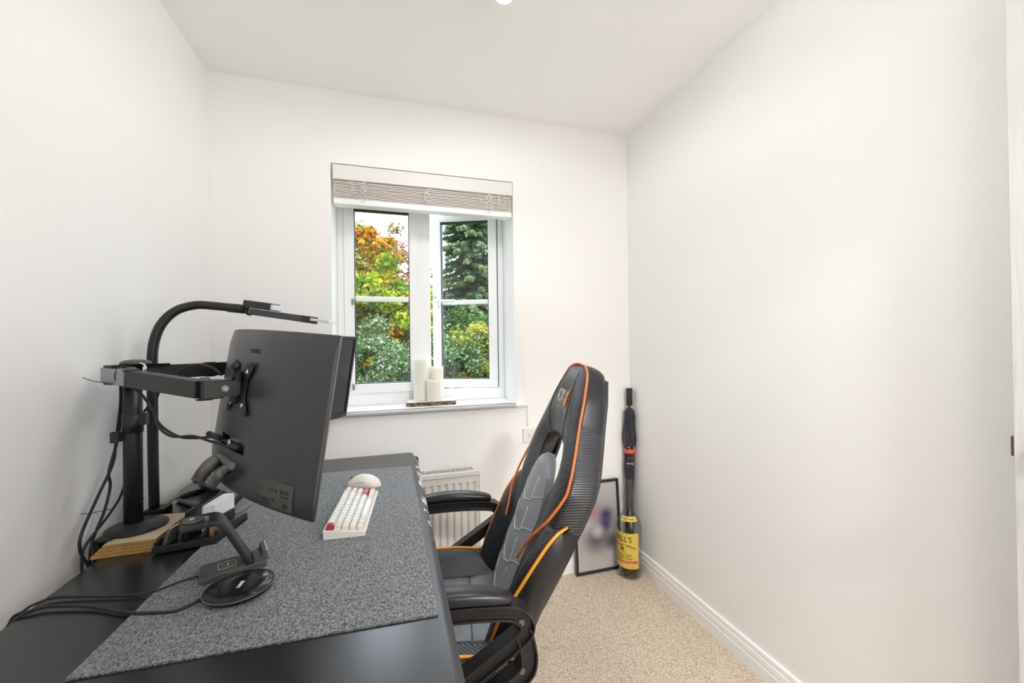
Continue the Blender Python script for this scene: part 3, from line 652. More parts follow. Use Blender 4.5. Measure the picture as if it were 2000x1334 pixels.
for k in range(5): lbar(.179, .179+random.uniform(.010, .022), -.119-k*.0035, -.1178-k*.0035)
for k, x_ in enumerate((.206, .219, .232)): lbar(x_, x_+.006, -.131, -.124)
for x_ in (.247, .261): lbar(x_, x_+.011, -.131, -.122)
lbar(.250, .275, -.138, -.1345); lbar(.244, .280, -.1455, -.1445)
for k in range(14): lbar(.180+k*.0026, .1812+k*.0026, -.155, -.148)
for k in range(14): lbar(.182+k*.0026, .1834+k*.0026, -.163, -.157)
lbar(.224, .231, -.152, -.144); lbar(.258, .272, -.160, -.150); lbar(.238, .262, -.1635, -.1625)
obj('label_print', pr, M['black'], lbo, recalc=False)
text('CE', .008, M['black'], lbo, None, 'label_lettering', bend=lambda p: onback2(.236+p.x, -.1285+p.y*1.0, .0016))
# stand: neck clipped to the back, broad foot on the desk
ft = MB(); 
foot = spline([(-.690, 1.575, 0), (-.702, 1.66, 0), (-.690, 1.785, 0), (-.63, 1.800, 0), (-.50, 1.63, 0), (-.435, 1.45, 0), (-.437, 1.375, 0), (-.47, 1.36, 0), (-.57, 1.44, 0), (-.66, 1.53, 0), (-.690, 1.575, 0)], 5)[:-1]
ft.prism([(p.x, p.y) for p in foot], lambda x_, y_: (x_, y_, DZ+.0006), lambda x_, y_: (x_, y_, DZ+.016))
obj('stand_foot', ft, M['standf'], mon, bevel=.006, seg=3)
# neck: a bent sheet from the slot in the back, over and down to the foot behind
nkr = [(LN(-.050, .003, -.119), LN(.058, .003, -.121)), (LN(-.050, -.016, -.1255), LN(.057, -.016, -.1275)), (LN(-.050, -.032, -.141), LN(.054, -.032, -.146)),
       (Vector((-.480, 1.17, .905)), Vector((-.420, 1.115, .900))), (Vector((-.530, 1.31, .866)), Vector((-.475, 1.275, .855))), (Vector((-.600, 1.50, .805)), Vector((-.505, 1.42, .800))), (Vector((-.645, 1.63, .748)), Vector((-.520, 1.53, .748)))]
lp_, rp_ = spline([q[0] for q in nkr], 5), spline([q[1] for q in nkr], 5); rowsN = []
def strip(rows_i, fa, fb):
    o_ = []
    for i in rows_i:
        a0, b0 = lp_[i].lerp(rp_[i], fa), lp_[i].lerp(rp_[i], fb); dn = Vector((.004, .004, -.009)); lip = (b0-a0)*.07
        o_.append([a0, a0+lip+Vector((0, 0, .0030)), b0-lip+Vector((0, 0, .0030)), b0, b0+dn*1.6, b0-lip+dn, a0+lip+dn, a0+dn*1.6])
    return o_
nkm = MB().loft(strip(range(0, 5), 0, 1)).loft(strip(range(4, 16), 0, .36)).loft(strip(range(4, 16), .88, 1)).loft(strip(range(15, 31), 0, 1))
obj('stand_neck', nkm, M['standf'], mon)

# ------------------------------------------------------------------ far monitor (flat, screen seen at a slant)
au = R(61); MF_C = Vector((-.288, 1.478, 1.106))
# axis along the screen runs away from the camera; forward tilt like the near one
uF = Vector((math.sin(R(29)), math.cos(R(29)), 0)); nF0 = Vector((math.cos(R(29)), -math.sin(R(29)), 0)); tF = R(9.5)
nF = nF0*math.cos(tF)-Vector((0, 0, 1))*math.sin(tF); vF = Vector((0, 0, 1))*math.cos(tF)+nF0*math.sin(tF)
MFm = Matrix((uF, -nF, vF)).transposed().to_4x4(); MFm.translation = MF_C
mf = thing('flat_monitor', 'black flat monitor with dark screen on the rear arm, nearest the window', 'monitor', mtx=MFm)
def LF(x_, y_, z): return MFm @ Vector((x_, y_, z))
FW, FH = .266, .160
def fbox(mb_, x0, x1, y0, y1, z0, z1): 
    q = MB().box((x0, y0, z0), (x1, y1, z1)); mb_.add([MFm @ p for p in q.v], q.f); return mb_
obj('back_shell', fbox(MB(), -FW+.03, FW-.03, .014, .036, -FH+.025, FH-.025), M['black'], mf, bevel=.008)
fz = MB(); bw = .012
fbox(fz, -FW, FW, 0, .016, -FH, -FH+.016); fbox(fz, -FW, FW, 0, .016, FH-bw, FH); fbox(fz, -FW, -FW+bw, 0, .016, -FH+.016, FH-bw); fbox(fz, FW-bw, FW, 0, .016, -FH+.016, FH-bw)
obj('bezel', fz, M['blackm'], mf, bevel=.0015)
obj('screen', fbox(MB(), -FW+bw, FW-bw, .0035, .006, -FH+.016, FH-bw), M['screen'], mf)
obj('bezel_strip', fbox(MB(), -FW+bw, FW-bw, -.0004, .0, -FH+.0145, -FH+.0158), M['mono'], mf)

# ------------------------------------------------------------------ dual arm on a pole
PX, PY = -.657, 1.290
bt = DZ+.028
ar = thing('monitor_arm', 'black two-arm monitor pole clamped to the left edge of the desk', 'monitor arm', (PX, PY, bt))
obj('pole', MB().lathe([(.0195, 0), (.0195, .425)], (PX, PY, bt+.006), 28), M['blackm'], ar)
obj('base_disc', MB().lathe([(.062, 0), (.064, .003), (.062, .006), (.030, .009), (.024, .016), (.020, .017)], (PX+.008, PY, bt+.0005), 40), M['blackm'], ar)
obj('desk_clamp', MB().box((PX-.045, PY-.07, bt-.002), (PX-.010, PY-.03, bt+.0035)).box((PX-.045, PY-.07, DZ-.11), (PX-.036, PY-.03, bt)).box((PX-.045, PY-.07, DZ-.11), (PX+.03, PY-.03, DZ-.10)).tube([(PX+.005, PY-.05, DZ-.13), (PX+.005, PY-.05, DZ-.03)], .006, 10), M['blackm'], ar)
cl = obj('collar', MB().lathe([(.0215, 0), (.0215, .052)], (PX, PY, 1.008), 28).box((PX+.018, PY-.012, 1.028), (PX+.034, PY+.004, 1.058)), M['black'], ar)
clip = MB()
for k in range(10):
    pass
cp = [(PX-.0295+.010*math.cos(a), PY-.012+.010*math.sin(a)) for a in [R(30+30*k) for k in range(11)]]
clip.tube([(x_, y_, 1.0) for x_, y_ in cp], 1, section=[(-.0015, -.013), (.0015, -.013), (.0015, .013), (-.0015, .013)], upv=(0, 0, 1)).box((PX-.022, PY-.012, .99), (PX-.014, PY+.002, 1.012))
obj('cable_clip', clip, M['black'], ar)
ZA = 1.160; aw, ah = .0135, .0195     # arm height and half section
E1 = Vector((PX+.045, PY-.065, ZA)); E2 = Vector((-.397, 1.118, ZA-.032+.003))
tb = MB(); bar0 = Vector((PX-.034, PY-.020, ZA+.012)); 
def beam(mb_, a, c, hw, hh):
    a, c = Vector(a), Vector(c); t = (c-a).normalized(); s_ = t.cross(Vector((0, 0, 1))).normalized(); up_ = s_.cross(t)
    return mb_.obox((a+c)/2, t*((c-a).length/2), s_*hw, up_*hh)
E1 = Vector((-.609, 1.190, 1.156)); B0 = Vector((-.700, 1.275, 1.162))
obj('grey_end_beam', beam(MB(), B0, E1, .015, .0185), M['armgrey'], ar, bevel=.0015)['label'] = 'bare grey metal beam at the pole top'
obj('top_bracket', MB().prism(roundpoly([(-.715, 1.272), (-.665, 1.235), (-.605, 1.300), (-.585, 1.335), (-.640, 1.335)], .02, 4), lambda x_, y_: (x_, y_, 1.1805), lambda x_, y_: (x_, y_, 1.1865)), M['blackg'], ar)
obj('bottom_bracket', MB().prism(roundpoly([(-.715, 1.272), (-.665, 1.235), (-.605, 1.300), (-.640, 1.335)], .02, 4), lambda x_, y_: (x_, y_, 1.137), lambda x_, y_: (x_, y_, 1.1435)), M['blackm'], ar)
obj('pole_cap', MB().lathe([(.032, 0), (.031, .006), (.022, .011), (.008, .013)], (-.650, 1.29, 1.1865), 28), M['standg'], ar)
obj('clip_handle', MB().tube(spline([(-.628, 1.26, 1.190), (-.605, 1.235, 1.187), (-.597, 1.225, 1.178), (-.597, 1.225, 1.170)], 5), .0025, 8), M['chrome'], ar)
V0 = LN(.016, -.012, .046)            # middle of the plate on the near monitor
E2 = LN(.016, -.068, .037)
f1 = obj('front_arm', beam(MB(), E1+Vector((.001, -.001, 0)), E2+(E1-E2).normalized()*.012, aw, ah), M['blackm'], ar, bevel=.0015)
for e, dz in ((E1, .0195), (E2, .0195)):
    obj('pivot_cap', MB().lathe([(.0165, 0), (.0165, .002), (.010, .003), (.0105, .005), (.006, .008)], e+Vector((0, 0, dz)), 20), M['standg'], f1)
    obj('pivot_washer', MB().lathe([(.015, -.003), (.0165, 0)], e-Vector((0, 0, .0195)), 20), M['blackm'], f1)
nn_ = (MN.to_3x3() @ Vector((0, -1, 0))); uu_ = MN.to_3x3() @ Vector((1, 0, 0)); vv_ = MN.to_3x3() @ Vector((0, 0, 1))
nh = Vector((nn_.x, nn_.y, 0)).normalized(); sd = Vector((-nh.y, nh.x, 0))
if sd.dot(Vector((1, -1, 0))) < 0: sd = -sd
# elbow block and forked tilt bracket
obj('elbow_block', MB().obox(E2-nh*.012, nh*.020, sd*.0165, Vector((0, 0, .021))), M['blackm'], f1, bevel=.003)
fk = MB(); c0 = E2-nh*.030; c1 = E2-nh*.064
for s_ in (-1, 1):
    pl = [(a, z) for a, z in roundpoly([(-.010, -.017), (.030, -.019), (.030, .018), (-.010, .017)], .012, 5)]
    base = E2-nh*.034+sd*(.0150*s_)
    fk.prism(pl, lambda a, z: base-nh*a-sd*.0012+Vector((0, 0, z)), lambda a, z: base-nh*a+sd*.0012+Vector((0, 0, z)))
fk.obox(E2-nh*.0635, nh*.0015, sd*.0150, Vector((0, 0, .0185)))
fko = obj('tilt_fork', fk, M['blackm'], f1, bevel=.0008)
obj('tilt_bolt', MB().lathe([(.0085, 0), (.0085, .0035), (.0050, .0038), (.0050, .0065)], E2-nh*.033+sd*.0163, 6, sd), M['armgrey'], fko)
kb_p = LN(.019, -.018, .088)
kn_ = obj('tilt_knob', MB().lathe([(.0095, 0), (.0105, .002), (.0105, .012), (.0095, .014), (.005, .014), (.0045, .018)], kb_p, 18, vv_).lathe([(.004, -.028), (.004, 0)], kb_p, 10, vv_), M['blackm'], fko)
# plate on the monitor back
def xplate(MT, x0, z0, y0, name, parent, flip=1):
    arm_ = []
    pts_ = []
    for (sx_, sz_) in ((1, 1), (1, -1), (-1, -1), (-1, 1)):
        pass
    outl = [(.020, .030), (.052, .062), (.060, .058), (.060, .046), (.040, .018), (.040, -.018), (.060, -.046), (.060, -.058), (.052, -.062), (.020, -.030),
            (-.020, -.030), (-.052, -.062), (-.060, -.058), (-.060, -.046), (-.040, -.018), (-.040, .018), (-.060, .046), (-.060, .058), (-.052, .062), (-.020, .030)]
    outl = [(x_*1.03, z*1.0) for x_, z in outl]
    a = MB().prism(outl, lambda x_, z: MT @ Vector((x0+x_, y0, z0+z)), lambda x_, z: MT @ Vector((x0+x_, y0-.0028*flip, z0+z)))
    pl = obj(name, a, M['blackm'], parent, bevel=.0008)
    for sx_ in (-1, 1):
        for sz_ in (-1, 1):
            q = MT @ Vector((x0+sx_*.0375, y0-.0028*flip, z0+sz_*.0375)); ax = MT.to_3x3() @ Vector((0, -flip, 0))
            obj('plate_screw', MB().lathe([(.0062, 0), (.0056, .0022), (.0030, .0030), (.0028, .0012), (.001, .0012)], q, 14, ax), M['chrome'], pl)
            q2 = MT @ Vector((x0+sx_*.050, y0-.0029*flip, z0+sz_*.0515)); obj('plate_hole', MB().disc(q2, .0028, .0002, 10, ax), M['black'], pl)
    return pl
vp = xplate(MN, .016, .046, yb(.06)-.0016-.0015, 'mounting_plate', f1)
hub = MB(); 
hub.obox(LN(.016, -.0095, .046), uu_*.0135, nn_*.0065, vv_*.037); obj('tilt_housing', hub, M['blackg'], vp, bevel=.004)
# rear arm to the flat monitor
G0 = Vector((-.640, 1.315, ZA+.002)); G1 = LF(0, .105, .062); G1.z = ZA+.006
f2 = obj('rear_arm', beam(MB(), G0, G1, aw, ah), M['blackm'], ar, bevel=.0015)
mid = G0.lerp(G1, .42); tdir = (G1-G0).normalized(); sdir = tdir.cross(Vector((0, 0, 1)))
obj('cable_strap', MB().obox(mid, tdir*.011, sdir*.0155, Vector((0, 0, .0215))), M['black'], f2, bevel=.001)
obj('pivot_cap', MB().lathe([(.0165, -.042), (.0165, .002), (.010, .003), (.0105, .005), (.006, .008)], G1+Vector((0, 0, .0195)), 20), M['blackm'], f2)
obj('tilt_housing', beam(MB(), G1, LF(0, .046, .062), .012, .016), M['blackm'], f2, bevel=.002)
fp = xplate(MFm, 0, .062, .0372, 'mounting_plate', f2, flip=-1)
single('cable_tie', MB().tube(spline([(-.684, 1.262, .823), (-.715, 1.235, .826), (-.728, 1.225, .830)], 5), .0009, 6).tube([(PX+.0205*math.cos(R(a)), PY+.0205*math.sin(R(a)), .823+.006*math.cos(R(a))) for a in range(0, 361, 20)], .0010, 6), M['cable'], 'thin black cable tie round the foot of the monitor pole', 'cable tie', (PX, PY, .823))
single('cable_tie', MB().tube(spline([(-.655, 1.21, 1.1445), (-.700, 1.235, 1.147), (-.735, 1.245, 1.158)], 5), .0009, 6).tube([(-.650, 1.2095, 1.1445), (-.6485, 1.2035, 1.165), (-.645, 1.205, 1.1815), (-.630, 1.225, 1.1830)], .0010, 6), M['cable'], 'thin black cable tie round the grey beam at the pole top', 'cable tie', (-.66, 1.21, 1.15))

# boards under the pole
for k in range(4):
    dx, dy = (.000, -.004, -.003, -.008)[3-k], (-.012, -.006, -.003, .000)[k]
    zz = DZ+.0003+k*.0068
    bo_ = thing('wooden_board', ['thin plywood board at the bottom of the stack under the monitor pole', 'thin plywood board second from the bottom under the monitor pole', 'thin plywood board third from the bottom under the monitor pole', 'thin plywood board at the top of the stack, under the pole base'][k], 'board', (-.60, 1.28, zz), group='boards stacked under the monitor pole')
    x0, x1, y0, y1 = -.690+.006*k, -.563-.001*k, 1.190+.003*k, 1.375
    obj('board_side', MB().prism([(x0, y0), (x1, y0+.002), (x1+.003, y1-.01), (x0+.004, y1)], lambda x_, y_: (x_, y_, zz), lambda x_, y_: (x_, y_, zz+.0063)), M['plyedge'], bo_, bevel=.0006)
    if k == 3: obj('board_face', MB().prism([(x0+.001, y0+.001), (x1-.001, y0+.003), (x1+.002, y1-.011), (x0+.005, y1-.001)], lambda x_, y_: (x_, y_, zz+.0060), lambda x_, y_: (x_, y_, zz+.00665)), M['ply'], bo_)

# ------------------------------------------------------------------ desk lamp on a clamp
lm = thing('desk_lamp', 'black gooseneck desk lamp clamped behind the monitor pole', 'lamp', (-.690, 1.455, DZ))
obj('lamp_clamp', MB().box((-.705, 1.430, DZ), (-.655, 1.480, DZ+.022)).box((-.705, 1.430, DZ-.09), (-.693, 1.480, DZ)).box((-.705, 1.430, DZ-.09), (-.65, 1.480, DZ-.08)).tube([(-.665, 1.455, DZ-.12), (-.665, 1.455, DZ-.03)], .006, 10), M['blackm'], lm, bevel=.002)
lp = spline([(-.688, 1.450, DZ+.022), (-.686, 1.442, .90), (-.684, 1.436, 1.10), (-.683, 1.434, 1.19), (-.678, 1.436, 1.250), (-.662, 1.442, 1.302), (-.630, 1.452, 1.342), (-.585, 1.463, 1.360), (-.54, 1.467, 1.359), (-.485, 1.470, 1.353), (-.450, 1.471, 1.349)], 10)
nl = obj('gooseneck', MB().tube(lp, .0130, 16), M['blackm'], lm)
obj('neck_sleeve', MB().tube([(-.500, 1.4695, 1.3545), (-.452, 1.471, 1.3495)], .0143, 16), M['black'], nl)
obj('head_joint', MB().lathe([(.010, -.016), (.0135, -.014), (.0135, .006)], (-.440, 1.466, 1.343), 20, (.25, -.95, 0)), M['black'], lm)
obj('joint_screw', MB().lathe([(.0115, .0), (.0115, .005)], (-.434, 1.459, 1.342), 20, (.9, -.4, 0)), M['chrome'], lm)
hx_ = Vector((.262, -.150, -.044)).normalized(); hy_ = Vector((.497, .868, -.05)); hy_ = (hy_-hx_*hy_.dot(hx_)).normalized(); hz_ = hx_.cross(hy_)
h0 = Vector((-.4325, 1.455, 1.3425))
def hb(x0, x1, y0, y1, z0, z1): return MB().obox(h0+hx_*(x0+x1)/2+hy_*(y0+y1)/2+hz_*(z0+z1)/2, hx_*(x1-x0)/2, hy_*(y1-y0)/2, hz_*(z1-z0)/2)
obj('head_bar', hb(.010, .206, -.018, .018, -.0115, .0085), M['moni'], lm, bevel=.0015)
obj('bar_end', hb(.206, .234, -.0185, .0185, -.012, .009), M['black'], lm, bevel=.0015)
obj('light_strip', hb(.234, .300, -.016, .016, -.0042, .0042), M['led'], lm, bevel=.001)
obj('control_box', hb(-.014, .088, -.022, .022, .0105, .0325), M['black'], lm, bevel=.003)
obj('box_end', hb(.088, .100, -.019, .019, .012, .029), M['led'], lm, bevel=.002)
obj('box_hinge', hb(.004, .016, -.012, .012, .004, .013), M['chrome'], lm)

# ------------------------------------------------------------------ organiser with tablets and paper
og = thing('desk_organiser', 'black plastic slotted organiser in front of the monitor stand', 'organiser', (-.505, 1.26, DZ))
ox = Vector((.99, .10, 0)).normalized(); oy = Vector((.20, 1, 0)); oy = (oy).normalized(); oc = Vector((-.5585, 1.172, DZ+.0036))
def O(a, l, z): return oc+ox*a+oy*l+Vector((0, 0, z))
OW, OL = .128, .135
obj('tray', MB().prism([(0, 0), (OW, 0), (OW, OL), (0, OL)], lambda a, l: O(a, l, .0), lambda a, l: O(a, l, .011)), M['black'], og, bevel=.002)
def divider(a, th, prof_, nm='divider'): return obj(nm, MB().prism(prof_, lambda l, z: O(a, l, z), lambda l, z: O(a+th, l, z)), M['black'], og, bevel=.0015)
divider(0, .006, [(0, .011), (OL, .011), (OL, .020), (.02, .028), (0, .024)])
divider(.047, .007, [(0, .011), (OL, .011), (OL, .040), (.06, .072), (.035, .072), (.0, .030)])
divider(.092, .006, [(0, .011), (OL, .011), (OL, .040), (.05, .046), (.0, .026)])
divider(OW-.007, .007, [(0, .0), (OL, .0), (OL, .022), (.02, .032), (0, .032)])
obj('front_lip', MB().prism([(0, .0), (OW, .0), (OW, .020), (.094, .016), (0, .016)], lambda a, z: O(a, -.006, z), lambda a, z: O(a, .001, z)), M['black'], og, bevel=.0015)
def slab(nm, lab, cat, a, th, l0, l1, z0, z1, lean, mt, edge=None, grp=None):
    t = thing(nm, lab, cat, tuple(O(a, (l0+l1)/2, z0)), group=grp)
    pts = roundpoly([(l0, z0), (l1, z0), (l1, z1), (l0, z1)], .006, 3)
    obj('body', MB().prism(pts, lambda l, z: O(a+lean*(z-z0), l, z), lambda l, z: O(a+th+lean*(z-z0), l, z)), mt, t, bevel=.001)
    if edge: obj('pale_edge', MB().prism([(l0+.004, z1), (l1-.004, z1), (l1-.004, z1+.0012), (l0+.004, z1+.0012)], lambda l, z: O(a+lean*(z-z0)+th*.25, l, z), lambda l, z: O(a+lean*(z-z0)+th*.75, l, z)), edge, t)
    return t
slab('tablet', 'dark tablet with a pale edge in the first slot of the organiser, beside the boards', 'tablet', .012, .008, .004, .133, .0112, .050, .3, M['mono'], M['paper'])
slab('tablet', 'black slim tablet standing tallest in the second slot of the organiser', 'tablet', .0545, .008, .006, .150, .0112, .088, .05, M['blackg'], None)
for q in range(3):
    slab('notepad', ['white notepad in the organiser, left of three', 'white notepad in the organiser, middle of three', 'white notepad in the organiser, right of three'][q], 'notepad', .0635+.0086*q, .0082, .055+.004*q, .150, .0112, .080-.001*q, .0, M['paper'], grp='notepads in the organiser')
lt_ = thing('lighter', 'small copper coloured box in the front slot of the organiser', 'box', tuple(O(.104, .03, .012)))
obj('case_body', MB().prism([(.1005, .018), (.120, .018), (.120, .040), (.1005, .040)], lambda a, l: O(a, l, .0112), lambda a, l: O(a, l, .046)), mat('copper_box', (.32, .19, .13), .4), lt_, bevel=.002)
obj('case_lid', MB().prism([(.0995, .0165), (.1065, .0165), (.1065, .0415), (.0995, .0415)], lambda a, l: O(a, l, .040), lambda a, l: O(a, l, .050)), mat('dark_copper', (.16, .09, .06), .4), lt_, bevel=.001)
# inline switch of the lamp on the monitor foot
sw = thing('inline_switch', 'black inline cable switch lying on the grey monitor foot', 'switch', (-.640, 1.520, DZ+.016))
sd_ = Vector((.75, .66, 0)); sp_ = Vector((-.66, .75, 0)); sc_ = Vector((-.630, 1.545, DZ+.0235))
obj('switch_body', MB().tube([sc_-sd_*.034, sc_-sd_*.026, sc_, sc_+sd_*.026, sc_+sd_*.034], [.004, .008, .0095, .008, .004], 14), M['black'], sw)
for q in (-.010, 0, .010): obj('switch_button', MB().disc(sc_+sd_*q+Vector((0, 0, .0085)), .0035, .0025, 12), M['mono'], sw)
obj('switch_lead', MB().tube(spline([sc_+sd_*.033, sc_+sd_*.06+Vector((0, 0, .012)), sc_+sd_*.085+Vector((.012, .01, .020))], 6), .0018, 7).tube(spline([sc_-sd_*.033, sc_-sd_*.05-Vector((0, 0, .002)), (-.678, 1.505, DZ+.010), (-.690, 1.495, DZ-.03)], 6), .0018, 7), M['cable'], sw)
us = thing('usb_stick', 'slim black plug lying beside the white notepads', 'plug', (-.462, 1.425, DZ+.018))
us0 = Vector((-.474, 1.40, DZ+.020)); usd = Vector((.03, .05, .030)).normalized()
obj('plug_body', MB().obox(us0+usd*.024, usd*.024, usd.cross(Vector((0, 0, 1))).normalized()*.008, usd.cross(usd.cross(Vector((0, 0, 1)))).normalized()*.005), M['black'], us, bevel=.002)
obj('plug_contact', MB().obox(us0-usd*.007, usd*.007, usd.cross(Vector((0, 0, 1))).normalized()*.006, usd.cross(usd.cross(Vector((0, 0, 1)))).normalized()*.0022), M['chrome'], us)

# ------------------------------------------------------------------ wireless charging stand and pad
ca = R(21); e1 = Vector((math.cos(ca), math.sin(ca), 0)); e2 = Vector((-math.sin(ca), math.cos(ca), 0)); c0 = Vector((-.3890, .9800, MZ+.0004))
st = thing('charging_stand', 'black angled phone charging stand with a flat base, beside the round pad', 'charger', tuple(c0))
def S(a, l, z): return c0+e1*a+e2*l+Vector((0, 0, z))
SL, SW = .120, .070
obj('base', MB().prism(roundpoly([(0, 0), (SL, 0), (SL, SW), (0, SW)], .006, 4), lambda a, l: S(a, l, 0), lambda a, l: S(a, l, .013)), M['standg'], st, bevel=.002)
ringm = MB()
ringm.tube([S(.048+.040*math.cos(R(q)), .035+.030*math.sin(R(q)), .0133) for q in range(0, 361, 12)], .0011, 6); obj('base_ring', ringm, M['mono'], st)
sqp = [S(.048+a, .035+l, .0136) for a, l in roundpoly([(-.016, -.016), (.016, -.016), (.016, .016), (-.016, .016)], .007, 4)]; sqp.append(sqp[0])
em = MB().tube(sqp, .0006, 5); obj('square_emblem', em, M['stitch'], st); obj('minus_mark', MB().obox(S(.050, .035, .0135), e1*.0012, e2*.0065, (0, 0, .0003)), M['stitch'], st)
# ribbon upright: pad on top, long slanting back, both one bent strip
rib = spline([S(.092, .035, .010), S(.073, .035, .045), S(.049, .035, .094), S(.041, .035, .110), S(.031, .035, .1185), S(.018, .035, .1205), S(-.033, .035, .1205)], 6)
rowsR = []
for i, p in enumerate(rib):
    tn = (rib[min(i+1, len(rib)-1)]-rib[max(i-1, 0)]).normalized(); nn2 = e2.cross(tn).normalized(); w_ = .033
    rowsR.append([p-e2*w_-nn2*.0055, p+e2*w_-nn2*.0055, p+e2*w_+nn2*.0055, p-e2*w_+nn2*.0055])
obj('upright', MB().loft(rowsR, smooth=False), M['black'], st, bevel=.0025)
obj('watch_puck', MB().lathe([(.019, 0), (.0185, .003), (.0165, .0042)], S(-.010, .035, .126), 28), M['standg'], st)
obj('puck_mark', MB().tube([S(-.012+.004*math.cos(R(q)), .035+.004*math.sin(R(q)), .1305) for q in range(0, 361, 30)], .0007, 5), M['led'], st)
obj('puck_clip', MB().obox(S(.013, .035, .1275), e1*.004, e2*.006, (0, 0, .0016)), M['chrome'], st)
obj('phone_rest', MB().prism([(.096, .012), (.123, .012), (.123, .020), (.119, .034), (.113, .034), (.109, .020), (.096, .016)], lambda a, z: S(a, .006, z), lambda a, z: S(a, .064, z)), M['standg'], st, bevel=.001)
obj('rest_trim', MB().obox(S(.1212, .035, .0275), e1*.0018, e2*.0285, (0, 0, .0070)), M['chrome'], st, bevel=.0006)
pc = Vector((-.304, .9390, MZ+.0004)); PR_ = .0615
pd = thing('charging_pad', 'round black glossy charging pad with a fine metal rim, nearest the camera', 'charger', tuple(pc))
obj('pad_body', MB().lathe([(PR_-.010, 0), (PR_-.003, .003), (PR_-.001, .007), (PR_, .0095), (PR_-.001, .0105)], pc, 56), M['black'], pd)
obj('glass_top', MB().lathe([(PR_-.003, .0095), (PR_-.0035, .0112), (PR_*.5, .0114)], pc, 56), M['blackg'], pd)
obj('rim', MB().tube([pc+Vector((PR_*math.cos(R(q)), PR_*math.sin(R(q)), .0102)) for q in range(0, 361, 6)], .0011, 8), M['mono'], pd)
ph = R(62)
text('GARMEE', .0105, M['whitep'], pd, frame_mtx(pc+Vector((.002, .001, .0117)), (.10, 1, 0), (-1, .10, 0)), 'pad_lettering', sx=.62)
obj('indicator_ring', MB().tube([pc+Vector((.040, .026, .0117))+Vector((.0040*math.cos(R(q)), .0040*math.sin(R(q)), 0)) for q in range(0, 361, 30)], .0005, 5), M['whitep'], pd)

# ------------------------------------------------------------------ cables
def cable(lab, pts, r=.0024, grp=None, n=8, cat='cable'): return single('cable', MB().tube(spline(pts, n), r, 8), M['cable'], lab, cat, tuple(pts[0]), grp)
CZ = DZ+.0035
cable('black cable from the angled charging stand to the desk edge', [tuple(S(-.002, .035, .006)), tuple(S(-.030, .032, .007)), (-.4686, .9833, DZ+.007), (-.5124, .987, DZ+.005), (-.5796, 1.0052, DZ+.005), (-.6453, 1.0212, DZ+.006), (-.6650, 1.012, DZ+.006), (-.676, .993, DZ+.003), (-.686, .975, DZ-.02), (-.69, .97, DZ-.2)], .0024)
cable('black cable from the round charging pad to the desk edge', [tuple(pc+Vector((-PR_*.97, -.018, .005))), (-.392, .901, CZ+.002), (-.4333, .9069, CZ+.002), (-.4806, .9225, CZ+.002), (-.5471, .9591, CZ+.002), (-.5972, .9783, CZ+.003), (-.6413, .9887, CZ+.003), (-.668, .981, CZ+.001), (-.680, .965, DZ-.008), (-.688, .958, DZ-.05), (-.69, .955, DZ-.2)], .0030)
PT = LN(-.020, -.001, -.083)
cable('black cable looping lower from the arm elbow to the monitor sockets', [(-.612, 1.200, 1.134), (-.585, 1.185, 1.115), (-.560, 1.170, 1.085), (-.535, 1.155, 1.045), (-.490, 1.135, 1.018), (-.450, 1.120, 1.014), (-.415, 1.100, 1.018), tuple(LN(-.014, -.016, -.078)), tuple(LN(.026, .002, -.081)), tuple(LN(.031, .013, -.083))], .0030)
cable('black cable hanging from the arm to the monitor sockets, right of two', [(-.555, 1.170, 1.132), (-.548, 1.165, 1.10), (-.540, 1.150, 1.050), (-.505, 1.135, 1.020), (-.455, 1.118, 1.020), (-.415, 1.098, 1.010), tuple(LN(-.014, -.012, -.089)), tuple(LN(.041, .006, -.089)), tuple(LN(.046, .013, -.088))], .0030)
obj('cable_sleeve', MB(), None) if False else None
pg = thing('video_plug', 'black cable plug pushed into the back of the curved monitor', 'plug', tuple(LN(-.02, -.015, -.08)))
obj('plug_grip', MB().tube([LN(-.046, -.030, -.070), LN(-.004, -.016, -.075)], .0065, 10), M['black'], pg)
obj('plug_head', MB().tube([LN(.016, -.004, -.083), LN(.056, .006, -.088)], .008, 10), M['black'], pg)
obj('plug_collar', MB().lathe([(.0075, 0), (.0075, .004)], LN(.024, -.006, -.079), 12, nn_), M['chrome'], pg)
cx0 = -.702
cable('black cable down the pole, the one bowing farthest left', [(-.690, 1.305, 1.138), (-.700, 1.322, 1.08), (-.703, 1.31, .99), (-.700, 1.29, .93), (-.702, 1.235, .86), (-.704, 1.185, .79), (-.704, 1.188, .745), (-.702, 1.21, .70), (-.703, 1.23, .60), (-.703, 1.24, .35)], .0034, 'cables hanging beside the monitor pole')
cable('black cable down the pole, the one ending just left of the boards', [(-.684, 1.308, 1.138), (-.697, 1.325, 1.07), (-.700, 1.308, .985), (-.698, 1.272, .915), (-.700, 1.280, .875), (-.702, 1.262, .82), (-.704, 1.225, .765), (-.704, 1.215, .72), (-.705, 1.23, .62), (-.705, 1.25, .35)], .0034, 'cables hanging beside the monitor pole')
cable('black cable down the pole, close against it', [(-.676, 1.312, 1.138), (-.690, 1.325, 1.05), (-.690, 1.32, .98), (-.690, 1.325, .90), (-.694, 1.310, .84), (-.698, 1.260, .80), (-.704, 1.205, .765), (-.7055, 1.19, .73), (-.7055, 1.2, .62), (-.7055, 1.22, .35)], .0030, 'cables hanging beside the monitor pole')
for q in range(2):
    cable(['black cable crossing behind the pole, upper of two', 'black cable crossing behind the pole, lower of two'][q], [(-.590+.01*q, 1.262, 1.134), (-.615, 1.30, 1.10-.02*q), (-.650, 1.335, 1.062-.03*q), (-.676, 1.345, 1.03-.03*q), (-.69, 1.342, .95), (-.70, 1.345, .72), (-.703, 1.35, .4)], .0030, 'cables crossing behind the monitor pole')
